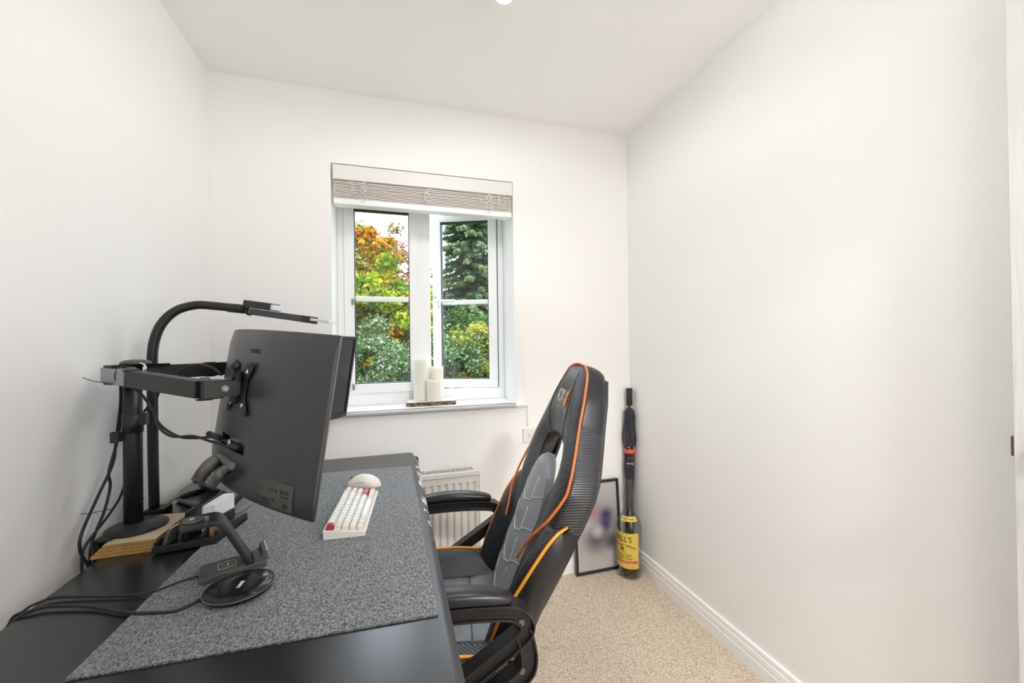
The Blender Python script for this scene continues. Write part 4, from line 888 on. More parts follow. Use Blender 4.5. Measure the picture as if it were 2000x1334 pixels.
cable('thin black cable arching over the rear arm joint', [(-.545, 1.235, 1.140), (-.515, 1.215, 1.172), (-.475, 1.19, 1.186), (-.43, 1.16, 1.178), (-.405, 1.145, 1.160)], .0028)

# ------------------------------------------------------------------ gaming chair
lv_ = Vector((.1564, .9877, 0)); fv = Vector((-.9877, .1564, 0)); CB = Vector((.315, 1.17, 0)); ZB = .48
vB = Vector((.34503, -.05465, .93700)); nB = Vector((-.92546, .14658, .34934)); S0 = .020
ch = thing('gaming_chair', 'black and grey gaming chair with orange piping, pulled up to the desk', 'chair', tuple(CB+fv*.24))
def BK(s, t, n_): return CB+Vector((0, 0, ZB))+lv_*(s+S0)+vB*t+nB*n_
def SE(a, s, z): return CB+fv*a+lv_*s+Vector((0, 0, z))
half_o = [(.724, .0), (.7235, .055), (.716, .086), (.692, .112), (.63, .150), (.56, .180), (.49, .220), (.44, .244), (.39, .254), (.33, .250), (.25, .240), (.10, .215), (.0, .200), (-.05, .185), (-.065, .10), (-.066, 0)]
half_h = [(.497, 0), (.494, .050), (.478, .096), (.45, .116), (.41, .120), (.36, .108), (.31, .075), (.29, .03), (.288, 0)]
def loop(half): return [(w, t) for t, w in half]+[(-w, t) for t, w in half[::-1]]
def rayhit(poly, th, c0=(0, .41)):
    dx, dy = math.cos(th), math.sin(th); best = None
    for i in range(len(poly)):
        (x1, y1), (x2, y2) = poly[i], poly[(i+1) % len(poly)]; ex, ey = x2-x1, y2-y1; den = dx*ey-dy*ex
        if abs(den) < 1e-12: continue
        r_ = ((x1-c0[0])*ey-(y1-c0[1])*ex)/den; q = ((x1-c0[0])*dy-(y1-c0[1])*dx)/den
        if r_ > 0 and -1e-6 <= q <= 1+1e-6: best = r_ if best is None else max(best, r_)
    return best
PO, PH = loop(half_o), loop(half_h)
def smoothr(poly, th): return sum(rayhit(poly, th+d*.02)*w for d, w in ((-2, .12), (-1, .23), (0, .3), (1, .23), (2, .12)))
def bulge(u, th):
    top_ = max(0, math.sin(th)); A = .019+.009*top_**2
    return A*math.sin(math.pi*min(1, max(0, u))**1.25)**.8-.006*(1-u) if 0 < u < 1 else (-.006 if u <= 0 else 0)
NA = 160; us_ = [0, .05, .12, .22, .34, .46, .58, .70, .80, .88, .94, .98, 1.0]
V = []; thl = [2*math.pi*k/NA for k in range(NA)]; RH = [smoothr(PH, t) for t in thl]; RO = [smoothr(PO, t) for t in thl]
sect = [(u_, None) for u_ in us_]+[(1.012, -.12), (1.015, -.42), (1.005, -.74), (.985, -.90), (.93, -.97), (.6, -1.0), (.3, -.78), (.1, -.55), (.02, -.45), (0, -.32), (-.01, -.15)]
ns = len(sect)
def dep(t): return float(np.interp(t, [-.06, .1, .2, .3, .42, .6, .74], [.050, .052, .058, .072, .080, .070, .058]))
def ST(k, u_): r_ = RH[k]+(RO[k]-RH[k])*u_; return r_*math.cos(thl[k]), .41+r_*math.sin(thl[k])
for k in range(NA):
    for u_, nn in sect:
        s_, t_ = ST(k, u_); V.append(BK(s_, t_, bulge(u_, thl[k]) if nn is None else nn*dep(t_)))
F = [(k*ns+i, k*ns+(i+1) % ns, ((k+1) % NA)*ns+(i+1) % ns, ((k+1) % NA)*ns+i) for k in range(NA) for i in range(ns)]
bk = obj('backrest', MB().add(V, F, True), M['carbon'], ch)
bk.data.materials.append(M['blackl'])
def headw(t): return np.interp(t, [.44, .49, .52, .56, .62, .68, .73], [.06, .070, .090, .098, .088, .066, .03])
for k in range(NA):
    for i in range(ns):
        s_, t_ = ST(k, sect[i][0])
        ssq, tsq = ST((k+1) % NA, sect[(i+1) % ns][0]); sm_, tm_ = (s_+ssq)/2, (t_+tsq)/2
        if (i < 12 and tm_ > .44 and abs(sm_) < headw(tm_)) or (12 <= i < 20 and tm_ > .555): bk.data.polygons[k*ns+i].material_index = 1
def surf(s_, t_, off=0):
    th = math.atan2(t_-.41, s_) % (2*math.pi); r_ = math.hypot(s_, t_-.41); a, b_ = smoothr(PH, th), smoothr(PO, th); u_ = (r_-a)/(b_-a)
    return BK(s_, t_, bulge(u_, th)+off)
for sg in (-1, 1):
    obj('seam', MB().tube([surf(sg*headw(t), t, .0002) for t in np.linspace(.485, .70, 24)], .0011, 6), M['inkp'], ch)
    side = [BK(sg*.1835, .556, -.004), BK(sg*.187, .548, -.024), BK(sg*.191, .535, -.045), BK(sg*.192, .525, -.064)]
    obj('seam', MB().tube(spline(side, 6), .0013, 6), M['inkp'], ch)
# orange piping along the front edge, down to where the wings start
pts = []
for k in range(NA+1):
    kk = (k+int(NA*.25)+NA//2) % NA
order = [k for k in range(NA) if ST(k, 1)[1] > .30 or True]
for sg in (-1, 1):
    pp = []
    for t in np.linspace(.7225, .16, 70):
        w = np.interp(t, [p[0] for p in [(.16, .135), (.20, .155), (.25, .195), (.31, .235), (.36, .251), (.39, .254)]], [.135, .155, .195, .235, .251, .254]) if t < .39 else None
        if w is None:
            ths = None
            lo_, hi_ = 0, .3
            w = np.interp(-t, [-a for a, _ in half_o], [b_ for _, b_ in half_o])
        pp.append((sg*w, t))
    # smooth the path a little
    for _ in range(2): pp = [pp[0]]+[((pp[i-1][0]+2*pp[i][0]+pp[i+1][0])/4, (pp[i-1][1]+2*pp[i][1]+pp[i+1][1])/4) for i in range(1, len(pp)-1)]+[pp[-1]]
    path = []
    for s_, t_ in pp:
        inner = max(0, (.39-t_))
        path.append(BK(s_*1.003, t_, .0035+min(.030, inner*.22)) if t_ < .39 else BK(s_*1.004, t_, .0030))
    if sg == 1: path = [BK(0, .7265, .003)]+path
    else: path = [BK(0, .7265, .003)]+path
    obj('piping', MB().tube(path, .0036, 8), M['orange'], ch)
# black hard shell behind
shm = []
for t in np.linspace(.70, -.02, 12):
    w = np.interp(-t, [-a for a, _ in half_o], [b_ for _, b_ in half_o])*.93
    q_ = dep(t); shm.append([BK(-w, t, -q_+.004), BK(-w, t, -q_-.007), BK(0, t, -q_-.014), BK(w, t, -q_-.007), BK(w, t, -q_+.004), BK(0, t, -q_+.001)])
def clipw(rows): return rows
for nm, rows_ in (('back_shell', shm[:4]), ('back_shell', shm[7:])): obj(nm, MB().loft(rows_), M['black'], ch, bevel=.002)
for sg in (-1, 1):
    rows_ = []
    for t in np.linspace(.51, .24, 8):
        w = np.interp(-t, [-a for a, _ in half_o], [b_ for _, b_ in half_o])*.93; wi = .150
        q_ = dep(t); rows_.append([BK(sg*wi, t, -q_*.8), BK(sg*wi, t, -q_*.9-.004), BK(sg*w, t, -q_-.007), BK(sg*w, t, -q_+.004)])
    obj('back_shell', MB().loft(rows_), M['black'], ch, bevel=.002)
# grey centre panel
def pw(t): return np.interp(t, [-.03, .02, .15, .25, .33, .375, .405, .423, .432], [.140, .140, .132, .122, .104, .080, .050, .022, .004])
V = []; nT, nS = 44, 21
def pn(s_, t_):
    w = max(pw(t_), .004); q = abs(s_)/w; topf = min(1, (.432-t_)/.03) if t_ < .432 else 0
    return .004+.020*math.sqrt(max(0, topf))*(1-.55*q**4)+.004*math.cos(math.pi*min(1, q))
for j in range(nT):
    t_ = -.03+.462*j/(nT-1)
    for i in range(nS): s_ = pw(t_)*(2*i/(nS-1)-1); V.append(BK(s_, t_, pn(s_, t_)))
back_ = len(V)
for j in range(nT):
    t_ = -.03+.462*j/(nT-1)
    for i in range(nS): s_ = pw(t_)*(2*i/(nS-1)-1)*1.0; V.append(BK(s_, t_, -dep(t_)+float(np.interp(t_, [.2, .36], [.012, .062]))))
F = []
for j in range(nT-1):
    for i in range(nS-1):
        F.append((j*nS+i, j*nS+i+1, (j+1)*nS+i+1, (j+1)*nS+i)); F.append((back_+j*nS+i, back_+(j+1)*nS+i, back_+(j+1)*nS+i+1, back_+j*nS+i+1))
    F.append((j*nS, (j+1)*nS, back_+(j+1)*nS, back_+j*nS)); k = j*nS+nS-1; F.append((k, back_+k, back_+k+nS, k+nS))
for i in range(nS-1): k = (nT-1)*nS+i; F.append((k, k+1, back_+k+1, back_+k)); F.append((i, back_+i, back_+i+1, i+1))
cp_ = obj('centre_panel', MB().add(V, F, True), M['leather'], ch)
sdm = cp_.modifiers.new('sharp', 'EDGE_SPLIT'); sdm.split_angle = R(55)
for tt in (.292, .198, .100, .012):
    for sg in (-1, 1):
        ln = [(sg*.040, tt+.072), (sg*.040, tt+.036), (sg*.041, tt+.004), (sg*.036, tt-.002), (sg*.018, tt-.010), (0, tt-.018)]
        ln = [(s_*1.25, t_) for s_, t_ in ln]
        pth = [BK(s_, t_, pn(s_, t_)+.0004) for s_, t_ in [tuple(p.to_2d()) for p in spline([(a, b_, 0) for a, b_ in ln], 4)]]
        obj('embossed_seam', MB().tube(pth, .0019, 6), M['stitch'], cp_)
    # the fold runs on to the panel edge
    for sg in (-1, 1):
        pth = [BK(s_, t_, pn(s_, t_)+.0004) for s_, t_ in [(sg*.050, tt+.006), (sg*.075, tt+.018), (sg*min(.118, pw(tt)*.96), tt+.034)]]
        obj('embossed_seam', MB().tube(pth, .0015, 6), M['stitch'], cp_)
# side wings of the lower back
wing = [(.315, .250, -.030, .225), (.295, .264, -.004, .205), (.26, .272, .014, .185), (.20, .270, .030, .165), (.12, .252, .042, .150), (.04, .226, .052, .142), (-.04, .212, .050, .138)]
for sg in (-1, 1):
    tt_ = np.linspace(.315, -.04, 22); rows_ = []; pipe = []
    for t in tt_:
        wo, wn_, wi = [np.interp(-t, [-a[0] for a in wing], [a[q] for a in wing]) for q in (1, 2, 3)]
        ni = .006
        rows_.append([BK(sg*wi, t, ni), BK(sg*(wi*.7+wo*.3), t, ni*.5+wn_*.5+.012), BK(sg*(wi*.35+wo*.65), t, wn_+.010), BK(sg*(wo-.006), t, wn_+.003), BK(sg*wo, t, wn_-.008), BK(sg*(wo-.004), t, -.025), BK(sg*(wo-.016), t, -dep(t)+.006), BK(sg*(wo-.05), t, -dep(t)-.004), BK(sg*wi, t, -.03)])
        pipe.append(BK(sg*(wo-.001), t, wn_+.002))
    wo_ = obj('side_wing', MB().loft(rows_), M['carbon'], ch); wo_.data.materials.append(M['blackl'])
    npr = 9
    for i, p in enumerate(wo_.data.polygons):
        if i < npr*21 and (i % npr) >= 4 and (i % npr) <= 7: p.material_index = 1
    obj('piping', MB().tube(pipe, .0040, 8), M['yellow'], ch)
# emblem on the headrest
def badge(p): 
    s_, t_ = .004-p.x, .612+p.y; q = surf(s_, t_, .0012+p.z); return q
text('ADX', .060, M['whitep'], ch, None, 'badge_lettering', ext=.0004, sx=.62, shear=.25, spacing=.92, bend=lambda p: badge(p+Vector((-.006, 0, 0))))
fl_ = [(-.006, -.022), (.004, -.020), (.012, -.012), (.015, -.002), (.014, .010), (.017, .026), (.006, .016), (-.003, .015), (-.010, .008), (-.014, -.003), (-.012, -.015)]
fb_ = MB().prism(roundpoly(fl_, .006, 3), lambda x_, y_: badge(Vector((.058+x_*1.15, y_*1.35, 0))), lambda x_, y_: badge(Vector((.058+x_*1.15, y_*1.35, .0006))))
eo = obj('badge_emblem', fb_, M['orangep'], ch)
for ex, ey in ((-.002, .002), (.008, .004)): obj('emblem_mark', MB().prism([(ex-.003, ey-.002), (ex+.003, ey), (ex+.002, ey+.003)], lambda x_, y_: badge(Vector((.058+x_*1.15, y_*1.35, .0006))), lambda x_, y_: badge(Vector((.058+x_*1.15, y_*1.35, .0010)))), M['inkp'], eo)
# seat cushion
def bol(a): return np.interp(a, [-.03, 0, .06, .14, .30, .42, .47], [.018, .024, .040, .050, .050, .040, .018])
rows_ = []; al = list(np.linspace(-.03, .47, 18)); zc = .447
def zs(a): return zc-.03*max(0, (a-.40)/.07)**2+.0
for a in al:
    b_ = bol(a); z0 = zs(a); e = 1-.06*max(0, (a-.38)/.09)**2
    pr_ = [(-.265, .385), (-.270, .42), (-.268, z0+b_*.55), (-.252, z0+b_*.96), (-.225, z0+b_*1.06), (-.190, z0+b_*.75), (-.160, z0+b_*.15), (-.145, z0-.004), (-.07, z0), (0, z0), (.07, z0), (.145, z0-.004), (.160, z0+b_*.15), (.190, z0+b_*.75), (.225, z0+b_*1.06), (.252, z0+b_*.96), (.268, z0+b_*.55), (.270, .42), (.265, .385)]
    rows_.append([SE(a, s_*e, z) for s_, z in pr_])
obj('seat_cushion', MB().loft(rows_), M['carbonseat'], ch)
V = []; ap = np.linspace(-.025, .455, 16); sp2 = np.linspace(-.151, .151, 13)
for a in ap:
    for s_ in sp2: V.append(SE(a, s_, zs(a)+.004-.003*(abs(s_)/.151)**6+.002*math.sin(9*s_+20*a)-.004*math.exp(-((a-.102)/.006)**2)))
obj('seat_panel', MB().add(V, [(j*13+i, j*13+i+1, (j+1)*13+i+1, (j+1)*13+i) for j in range(15) for i in range(12)], True), M['perf'], ch, recalc=False)
obj('seam', MB().tube([SE(.102, s_, zs(.1)+.0022+.002*math.sin(9*s_+2)) for s_ in sp2], .0012, 6), M['inkp'], ch)
for sg in (-1, 1): obj('seam', MB().tube([SE(a, sg*.150, zs(a)+.0015) for a in ap], .0013, 6), M['inkp'], ch)
for sg in (-1, 1):
    obj('piping', MB().tube([SE(a, sg*.2555*(1-.06*max(0, (a-.38)/.09)**2), zs(a)+bol(a)*.98) for a in al], .0038, 8), M['yellow'], ch)
    obj('piping', MB().tube(spline([SE(-.028, sg*.262, zs(0)+.014), SE(-.025, sg*.268, .44), SE(-.02, sg*.268, .40)], 5), .0038, 8), M['yellow'], ch)
obj('seat_pan', MB().prism(roundpoly([(-.04, -.22), (.43, -.22), (.43, .22), (-.04, .22)], .06, 5), lambda a, s_: SE(a, s_, .355), lambda a, s_: SE(a, s_, .388)), M['black'], ch, bevel=.006)
# arms
for sg in (-1, 1):
    cl_ = sg*.300
    Isec = [(-.017, -.021), (-.0125, -.021), (-.0125, -.011), (.0125, -.011), (.0125, -.021), (.017, -.021), (.017, .021), (.0125, .021), (.0125, .011), (-.0125, .011), (-.0125, .021), (-.017, .021)]
    p1 = spline([(.40, 0, .560), (.375, 0, .595), (.33, 0, .618), (.22, 0, .628), (.10, 0, .630), (.02, 0, .624), (-.005, 0, .612), (-.018, 0, .592), (-.010, 0, .572), (.020, 0, .548), (.11, 0, .487), (.20, 0, .425), (.235, 0, .400)], 7)
    ap_ = obj('arm_frame', MB().tube([SE(p.x, cl_, p.z) for p in p1], 1, section=Isec, upv=tuple(lv_)), M['blackm'], ch, bevel=.0015)
    p2 = spline([(-.008, 0, .580), (-.018, 0, .545), (-.021, 0, .510), (-.012, 0, .485), (.020, 0, .459), (.10, 0, .405), (.16, 0, .372)], 7)
    br = obj('arm_bracket', MB().tube([SE(p.x, cl_-sg*.002, p.z) for p in p2], 1, section=[(a*1.15, b_) for a, b_ in Isec], upv=tuple(lv_)), M['blackm'], ch, bevel=.0015)
    obj('arm_foot', MB().obox(SE(.17, cl_-sg*.05, .372), fv*.09, lv_*.055, (0, 0, .008)), M['blackm'], ap_, bevel=.003)
    obj('arm_bolt', MB().lathe([(.0075, 0), (.0075, .002), (.004, .002), (.0035, .001)], SE(-.004, cl_+sg*.0115, .598), 14, lv_*sg), M['mono'], ap_)
    obj('arm_bolt', MB().lathe([(.0075, 0), (.0075, .002), (.004, .002), (.0035, .001)], SE(-.004, cl_+sg*.0115, .490), 14, lv_*sg), M['mono'], br)
    rows_ = []
    for q in range(17):
        a = .012+.295*q/16; e = math.sin(math.pi*min(1, max(0, (q+.35)/16.7)))**.28
        zt = .640+.012*math.sin(math.pi*min(1, (a-.0)/.31))
        w_ = .029*e; h_ = .030*e**.7; zz = zt
        rows_.append([SE(a, cl_-w_, zz), SE(a, cl_-w_*1.04, zz+h_*.5), SE(a, cl_-w_*.85, zz+h_*.88), SE(a, cl_-w_*.4, zz+h_), SE(a, cl_+w_*.4, zz+h_), SE(a, cl_+w_*.85, zz+h_*.88), SE(a, cl_+w_*1.04, zz+h_*.5), SE(a, cl_+w_, zz), SE(a, cl_, zz-.004)])
    obj('arm_pad', MB().loft(rows_), M['blackl'], ch, sub=1)
# gas lift, five-star base and casters
bc = CB+fv*.19
obj('gas_lift', MB().lathe([(.028, .07), (.028, .22), (.016, .22), (.016, .355)], bc, 20), M['blackm'], ch)
for k in range(5):
    a = R(72*k+20); d_ = Vector((math.cos(a), math.sin(a), 0)); s_ = Vector((-d_.y, d_.x, 0))
    rows_ = [[bc+d_*r_+s_*w_+Vector((0, 0, z)) for w_, z in ((-w0, z0), (w0, z0), (w0*.8, z1), (-w0*.8, z1))] for r_, w0, z0, z1 in ((.01, .034, .075, .125), (.12, .028, .075, .112), (.265, .020, .066, .088))]
    lg = obj('base_leg', MB().loft(rows_, smooth=False), M['black'], ch, bevel=.004)
    cc = bc+d_*.262; cm = MB()
    for q in (-.013, .013): cm.lathe([(.022, -.007), (.0275, -.004), (.0275, .004), (.022, .007)], cc+s_*q+Vector((0, 0, .0285)), 20, s_)
    cm.tube([cc+Vector((0, 0, .03)), cc+Vector((0, 0, .068))], .006, 8); obj('caster', cm, M['black'], lg)

# ------------------------------------------------------------------ corner: picture, umbrella, bottle
FX0, FX1, FZ = .912, 1.183, .476
fm = frame_mtx((FX0, 1.936, .002), (1, 0, 0), (0, .030, FZ))
pf = thing('picture_frame', 'black framed blurred photo standing on the carpet against the back wall', 'picture', mtx=Matrix.Translation(((FX0+FX1)/2, 1.95, .24)))
def PF(x_, y_, z): return fm @ Vector((x_, y_, z))   # z towards the camera side is +
PWd, PHt, bw = FX1-FX0, FZ, .012
def pbox(mb_, x0, x1, y0, y1, z0, z1): q = MB().box((x0, y0, z0), (x1, y1, z1)); return mb_.add([fm @ p for p in q.v], q.f)
fq = MB(); pbox(fq, 0, PWd, 0, bw, 0, .018); pbox(fq, 0, PWd, PHt-bw, PHt, 0, .018); pbox(fq, 0, bw, bw, PHt-bw, 0, .018); pbox(fq, PWd-bw, PWd, bw, PHt-bw, 0, .018)
obj('frame', fq, M['frame'], pf, bevel=.001)
obj('print', pbox(MB(), bw, PWd-bw, bw, PHt-bw, .004, .0085), M['print'], pf)
obj('backing', pbox(MB(), .004, PWd-.004, .004, PHt-.004, -.001, .003), M['barkboard'], pf)
# umbrella
UB, UT = Vector((1.238, 1.933, .0)), Vector((1.254, 1.938, .975))
um = thing('umbrella', 'folded dark navy umbrella with an orange strap leaning in the room corner', 'umbrella', tuple(UB))
ud = (UT-UB).normalized(); uX = ud.orthogonal().normalized(); uY = ud.cross(uX); LU = (UT-UB).length
prof_u = [(0.0, .004), (.02, .006), (.06, .014), (.20, .019), (.40, .0215), (.55, .025), (.625, .0235), (.655, .0285), (.69, .034), (.72, .032), (.76, .027), (.82, .0265), (.858, .022), (.866, .010)]
rows_ = []; seg = 40
for i in range(60):
    h = .866*i/59; r_ = np.interp(h, [p[0] for p in prof_u], [p[1] for p in prof_u]); row = []
    for k in range(seg):
        a = 2*math.pi*k/seg; tw = 2.4*h
        rr = r_*(1+.13*math.sin(6*(a+tw))+.07*math.sin(11*a-7*h)+.05*math.sin(37*h+3*a)) if h > .03 else r_
        row.append(UB+ud*(h*LU/ .975*1.0)+uX*(rr*math.cos(a))+uY*(rr*math.sin(a)))
    rows_.append(row)
obj('canopy', MB().loft(rows_), M['navy'], um)
obj('shaft', MB().tube([UB+ud*.85, UB+ud*.885], .0055, 10), M['blackm'], um)
obj('grip', MB().lathe([(.0125, .878), (.0165, .882), (.0160, .93), (.0168, .968), (.0150, .974)], UB, 20, ud), M['handle'], um)
obj('strap', MB().lathe([(.0262, .618), (.0290, .620), (.0292, .638), (.0275, .641)], UB, 24, ud), M['strap'], um)
# side of the umbrella that faces the room
cdir = Vector((-.45, -.89, 0)); cdir = (cdir-ud*cdir.dot(ud)).normalized(); cside = ud.cross(cdir)   # cside points right as seen from the room
def UW(h, off): return lambda p: UB+ud*(h+p.y)+(cdir*math.cos(p.x/.027)+cside*math.sin(p.x/.027))*(np.interp(h+p.y, [q[0] for q in prof_u], [q[1] for q in prof_u])*1.2+off+p.z)
text('eq·ray', .017, M['whitep'], um, None, 'canopy_lettering', sx=.8, shear=-.15, bend=UW(.566, .001))
text('eq', .014, M['whitep'], um, None, 'canopy_lettering', sx=.8, bend=lambda p: UW(.655, .001)(p+Vector((-.006, 0, 0))))
text('ay', .014, M['whitep'], um, None, 'canopy_lettering', sx=.8, bend=lambda p: UW(.652, .001)(p+Vector((.020, 0, 0))))
text('A 5', .020, M['redp'], um, None, 'canopy_lettering', sx=.8, shear=.3, bend=UW(.594, .001))
for h, x0 in ((.548, -.018), (.546, -.002), (.552, .014), (.672, -.004), (.676, .016)):
    f_ = UW(h, .0012); obj('canopy_stroke', MB().tube([f_(Vector((x0, .004, 0))), f_(Vector((x0+.011, -.003, 0)))], .0008, 5), M['redp'], um)
# bottle
BC = Vector((1.190, 1.862, .0005)); BR = .0635
bo_ = thing('whisky_bottle', 'large empty clear glass whisky bottle with a yellow label in the corner', 'bottle', tuple(BC))
outer = [(.0, .002), (.045, .001), (.058, .003), (BR, .012), (BR, .245), (.0632, .262), (.058, .285), (.046, .306), (.033, .325), (.0275, .345), (.0265, .37), (.0285, .395), (.0275, .415), (.0225, .44), (.0195, .462), (.0205, .466), (.0215, .470), (.0215, .478), (.0195, .482), (.0200, .500), (.0165, .502)]
th = .0028
inner = [(max(r_-th, .001), z) for r_, z in outer[3:-1]]; inner = [(.0, .008), (.05, .008)]+inner
bm_ = MB().lathe(outer+[(.0165, .500)]+[(r_, z) for r_, z in inner[::-1]], BC, 56)
obj('glass_body', bm_, M['bottleglass'], bo_)
bdir = Vector((-BC.x, -BC.y, 0)).normalized(); bside = Vector((-bdir.y, bdir.x, 0))    # bside: right as seen from the camera
if bside.x < 0: bside = -bside
def bw_(r_, z): return lambda p: BC+bdir*((r_+p.z)*math.cos(p.x/r_))+bside*((r_+p.z)*math.sin(p.x/r_))+Vector((0, 0, z+p.y))
def wrap(mb_, x0, x1, y0, y1, f_, off=0, n_=16, cr=.0): 
    V = [f_(Vector((x0+(x1-x0)*i/n_, y, off))) for y in (y0, y1) for i in range(n_+1)]
    return mb_.add(V, [(i, i+1, n_+2+i, n_+1+i) for i in range(n_)], True)
LX = -.023; LWd = .085
f_ = bw_(BR+.0004, 0)
lab = obj('front_label', wrap(MB(), LX-LWd-.010, LX+LWd-.010, .058, .240, f_), M['ylabel'], bo_, recalc=False)
bd_ = MB()
for a0, a1, b0, b1 in ((-.080, .080, .063, .0642), (-.080, .080, .2338, .235), (-.080, -.0792, .063, .235), (.0792, .080, .063, .235)): wrap(bd_, LX-.010+a0, LX-.010+a1, b0, b1, f_, .0003, 10)
obj('label_border', bd_, M['redp'], lab, recalc=False)
obj('red_band', wrap(MB(), LX-.010-.076, LX-.010+.076, .0845, .0985, f_, .0003), M['redp'], lab, recalc=False)
def lt2(s_, size, z, mt_, sx=1, shear=0, nm='label_lettering', dx=0, curve=0): text(s_, size, mt_, lab, None, nm, sx=sx, shear=shear, ext=.0001, bend=lambda p: f_(Vector((LX-.010+dx+p.x, z+p.y-curve*p.x*p.x, .0009))))
lt2("BELL'S", .041, .207, M['inkp'], .86); lt2('Old Scotch Whisky', .021, .178, M['inkp'], .82, .25, curve=3.5); lt2('Arthur Bell', .022, .126, M['redink'], .85, .35)
lt2('PERTH SCOTLAND', .0125, .1095, M['inkp'], .95); lt2('EXTRA SPECIAL', .0135, .0912, M['whitep'], 1.25); lt2('40% vol', .0058, .073, M['inkp'], dx=.05)
cm = MB()
wrap(cm, LX-.024, LX-.004, .150, .153, f_, .0004, 6); wrap(cm, LX-.021, LX-.013, .153, .168, f_, .0004, 4); wrap(cm, LX-.012, LX-.004, .156, .163, f_, .0004, 4); wrap(cm, LX-.019, LX-.016, .168, .174, f_, .0004, 3)
obj('label_crest', cm, M['inkp'], lab, recalc=False)
for k in range(3): obj('label_line', wrap(MB(), LX-.024, LX+.004, .138+k*.004, .1388+k*.004, f_, .0004, 6), M['mono'], lab, recalc=False)
V = []
for z, dr in ((.296, .0), (.318, .0)):
    for i in range(15):
        a = -.95+1.9*i/14; r_ = np.interp(z, [p[1] for p in outer[4:12]], [p[0] for p in outer[4:12]])+.0008
        V.append(BC+bdir*(r_*math.cos(a))+bside*(r_*math.sin(a))+Vector((0, 0, z)))
slo = obj('shoulder_label', MB().add(V, [(i, i+1, 16+i, 15+i) for i in range(14)], True), M['ylabel'], bo_, recalc=False)
rs = lambda z: np.interp(z, [p[1] for p in outer[4:12]], [p[0] for p in outer[4:12]])+.0016
text("Bell's Whisky", .0115, M['inkp'], slo, None, 'label_lettering', sx=.8, shear=.2, ext=.0001, bend=lambda p: BC+bdir*(rs(.307+p.y)*math.cos(p.x/.042))+bside*(rs(.307+p.y)*math.sin(p.x/.042))+Vector((0, 0, .307+p.y)))
# copper coins heaped in the bottom
cn = MB()
for k in range(150):
    r_ = .052*math.sqrt(random.random()); a = random.random()*6.283; c = BC+Vector((r_*math.cos(a), r_*math.sin(a), .012+random.random()*.030))
    ax = Vector((random.gauss(0, .5), random.gauss(0, .5), 1)).normalized(); rr = random.choice((.0085, .010, .0065)); 
    if (c-BC).to_2d().length+rr > .0585: c = BC+Vector(((c-BC).x*.7, (c-BC).y*.7, (c-BC).z))
    cn.lathe([(rr, -.0008), (rr, .0008)], c, 10, ax)
co = single('coins', cn, M['copper'], 'copper coins heaped in the bottom of the whisky bottle', 'coins', tuple(BC+Vector((0, 0, .01)))); co['kind'] = 'stuff'

# ------------------------------------------------------------------ outside: ground, trees and shrubs beyond the window
GZ = -2.7
struct('ground', MB().box((-60, D+TH+.02, GZ-.2), (60, 90, GZ)), M['lawn'])
def leaves(name, C, Nrm, size, colr, parent, aspect=1.0):
    N = len(C); Nrm = Nrm/np.linalg.norm(Nrm, axis=1)[:, None]; ref = rng.normal(size=(N, 3))
    a = np.cross(Nrm, ref); a /= np.linalg.norm(a, axis=1)[:, None]; b_ = np.cross(Nrm, a); s_ = size[:, None]
    fold = Nrm*s_*.25
    V = np.stack([C-a*s_*aspect, C-b_*s_*.55+fold, C+a*s_*aspect, C+b_*s_*.55+fold], 1).reshape(-1, 3).astype(np.float32)
    loc0 = np.array(MW[parent.name].translation, dtype=np.float32); V = V-loc0
    me = bpy.data.meshes.new(name); me.vertices.add(4*N); me.vertices.foreach_set('co', V.ravel()); me.loops.add(4*N); me.polygons.add(N)
    me.loops.foreach_set('vertex_index', np.arange(4*N, dtype=np.int32)); me.polygons.foreach_set('loop_start', np.arange(0, 4*N, 4, dtype=np.int32)); me.polygons.foreach_set('loop_total', np.full(N, 4, dtype=np.int32))
    ca_ = me.color_attributes.new('Col', 'FLOAT_COLOR', 'POINT'); cc = np.ones((N, 4), np.float32); cc[:, :3] = np.clip(colr*.80, 0.004, 1); ca_.data.foreach_set('color', np.repeat(cc, 4, 0).ravel())
    me.materials.append(M['leaf']); me.update(calc_edges=True); o = bpy.data.objects.new(name, me); COL.objects.link(o); o.parent = parent; o['kind'] = 'stuff'; return o
def mixc(cols, w): return np.einsum('nk,kc->nc', w, np.array(cols))
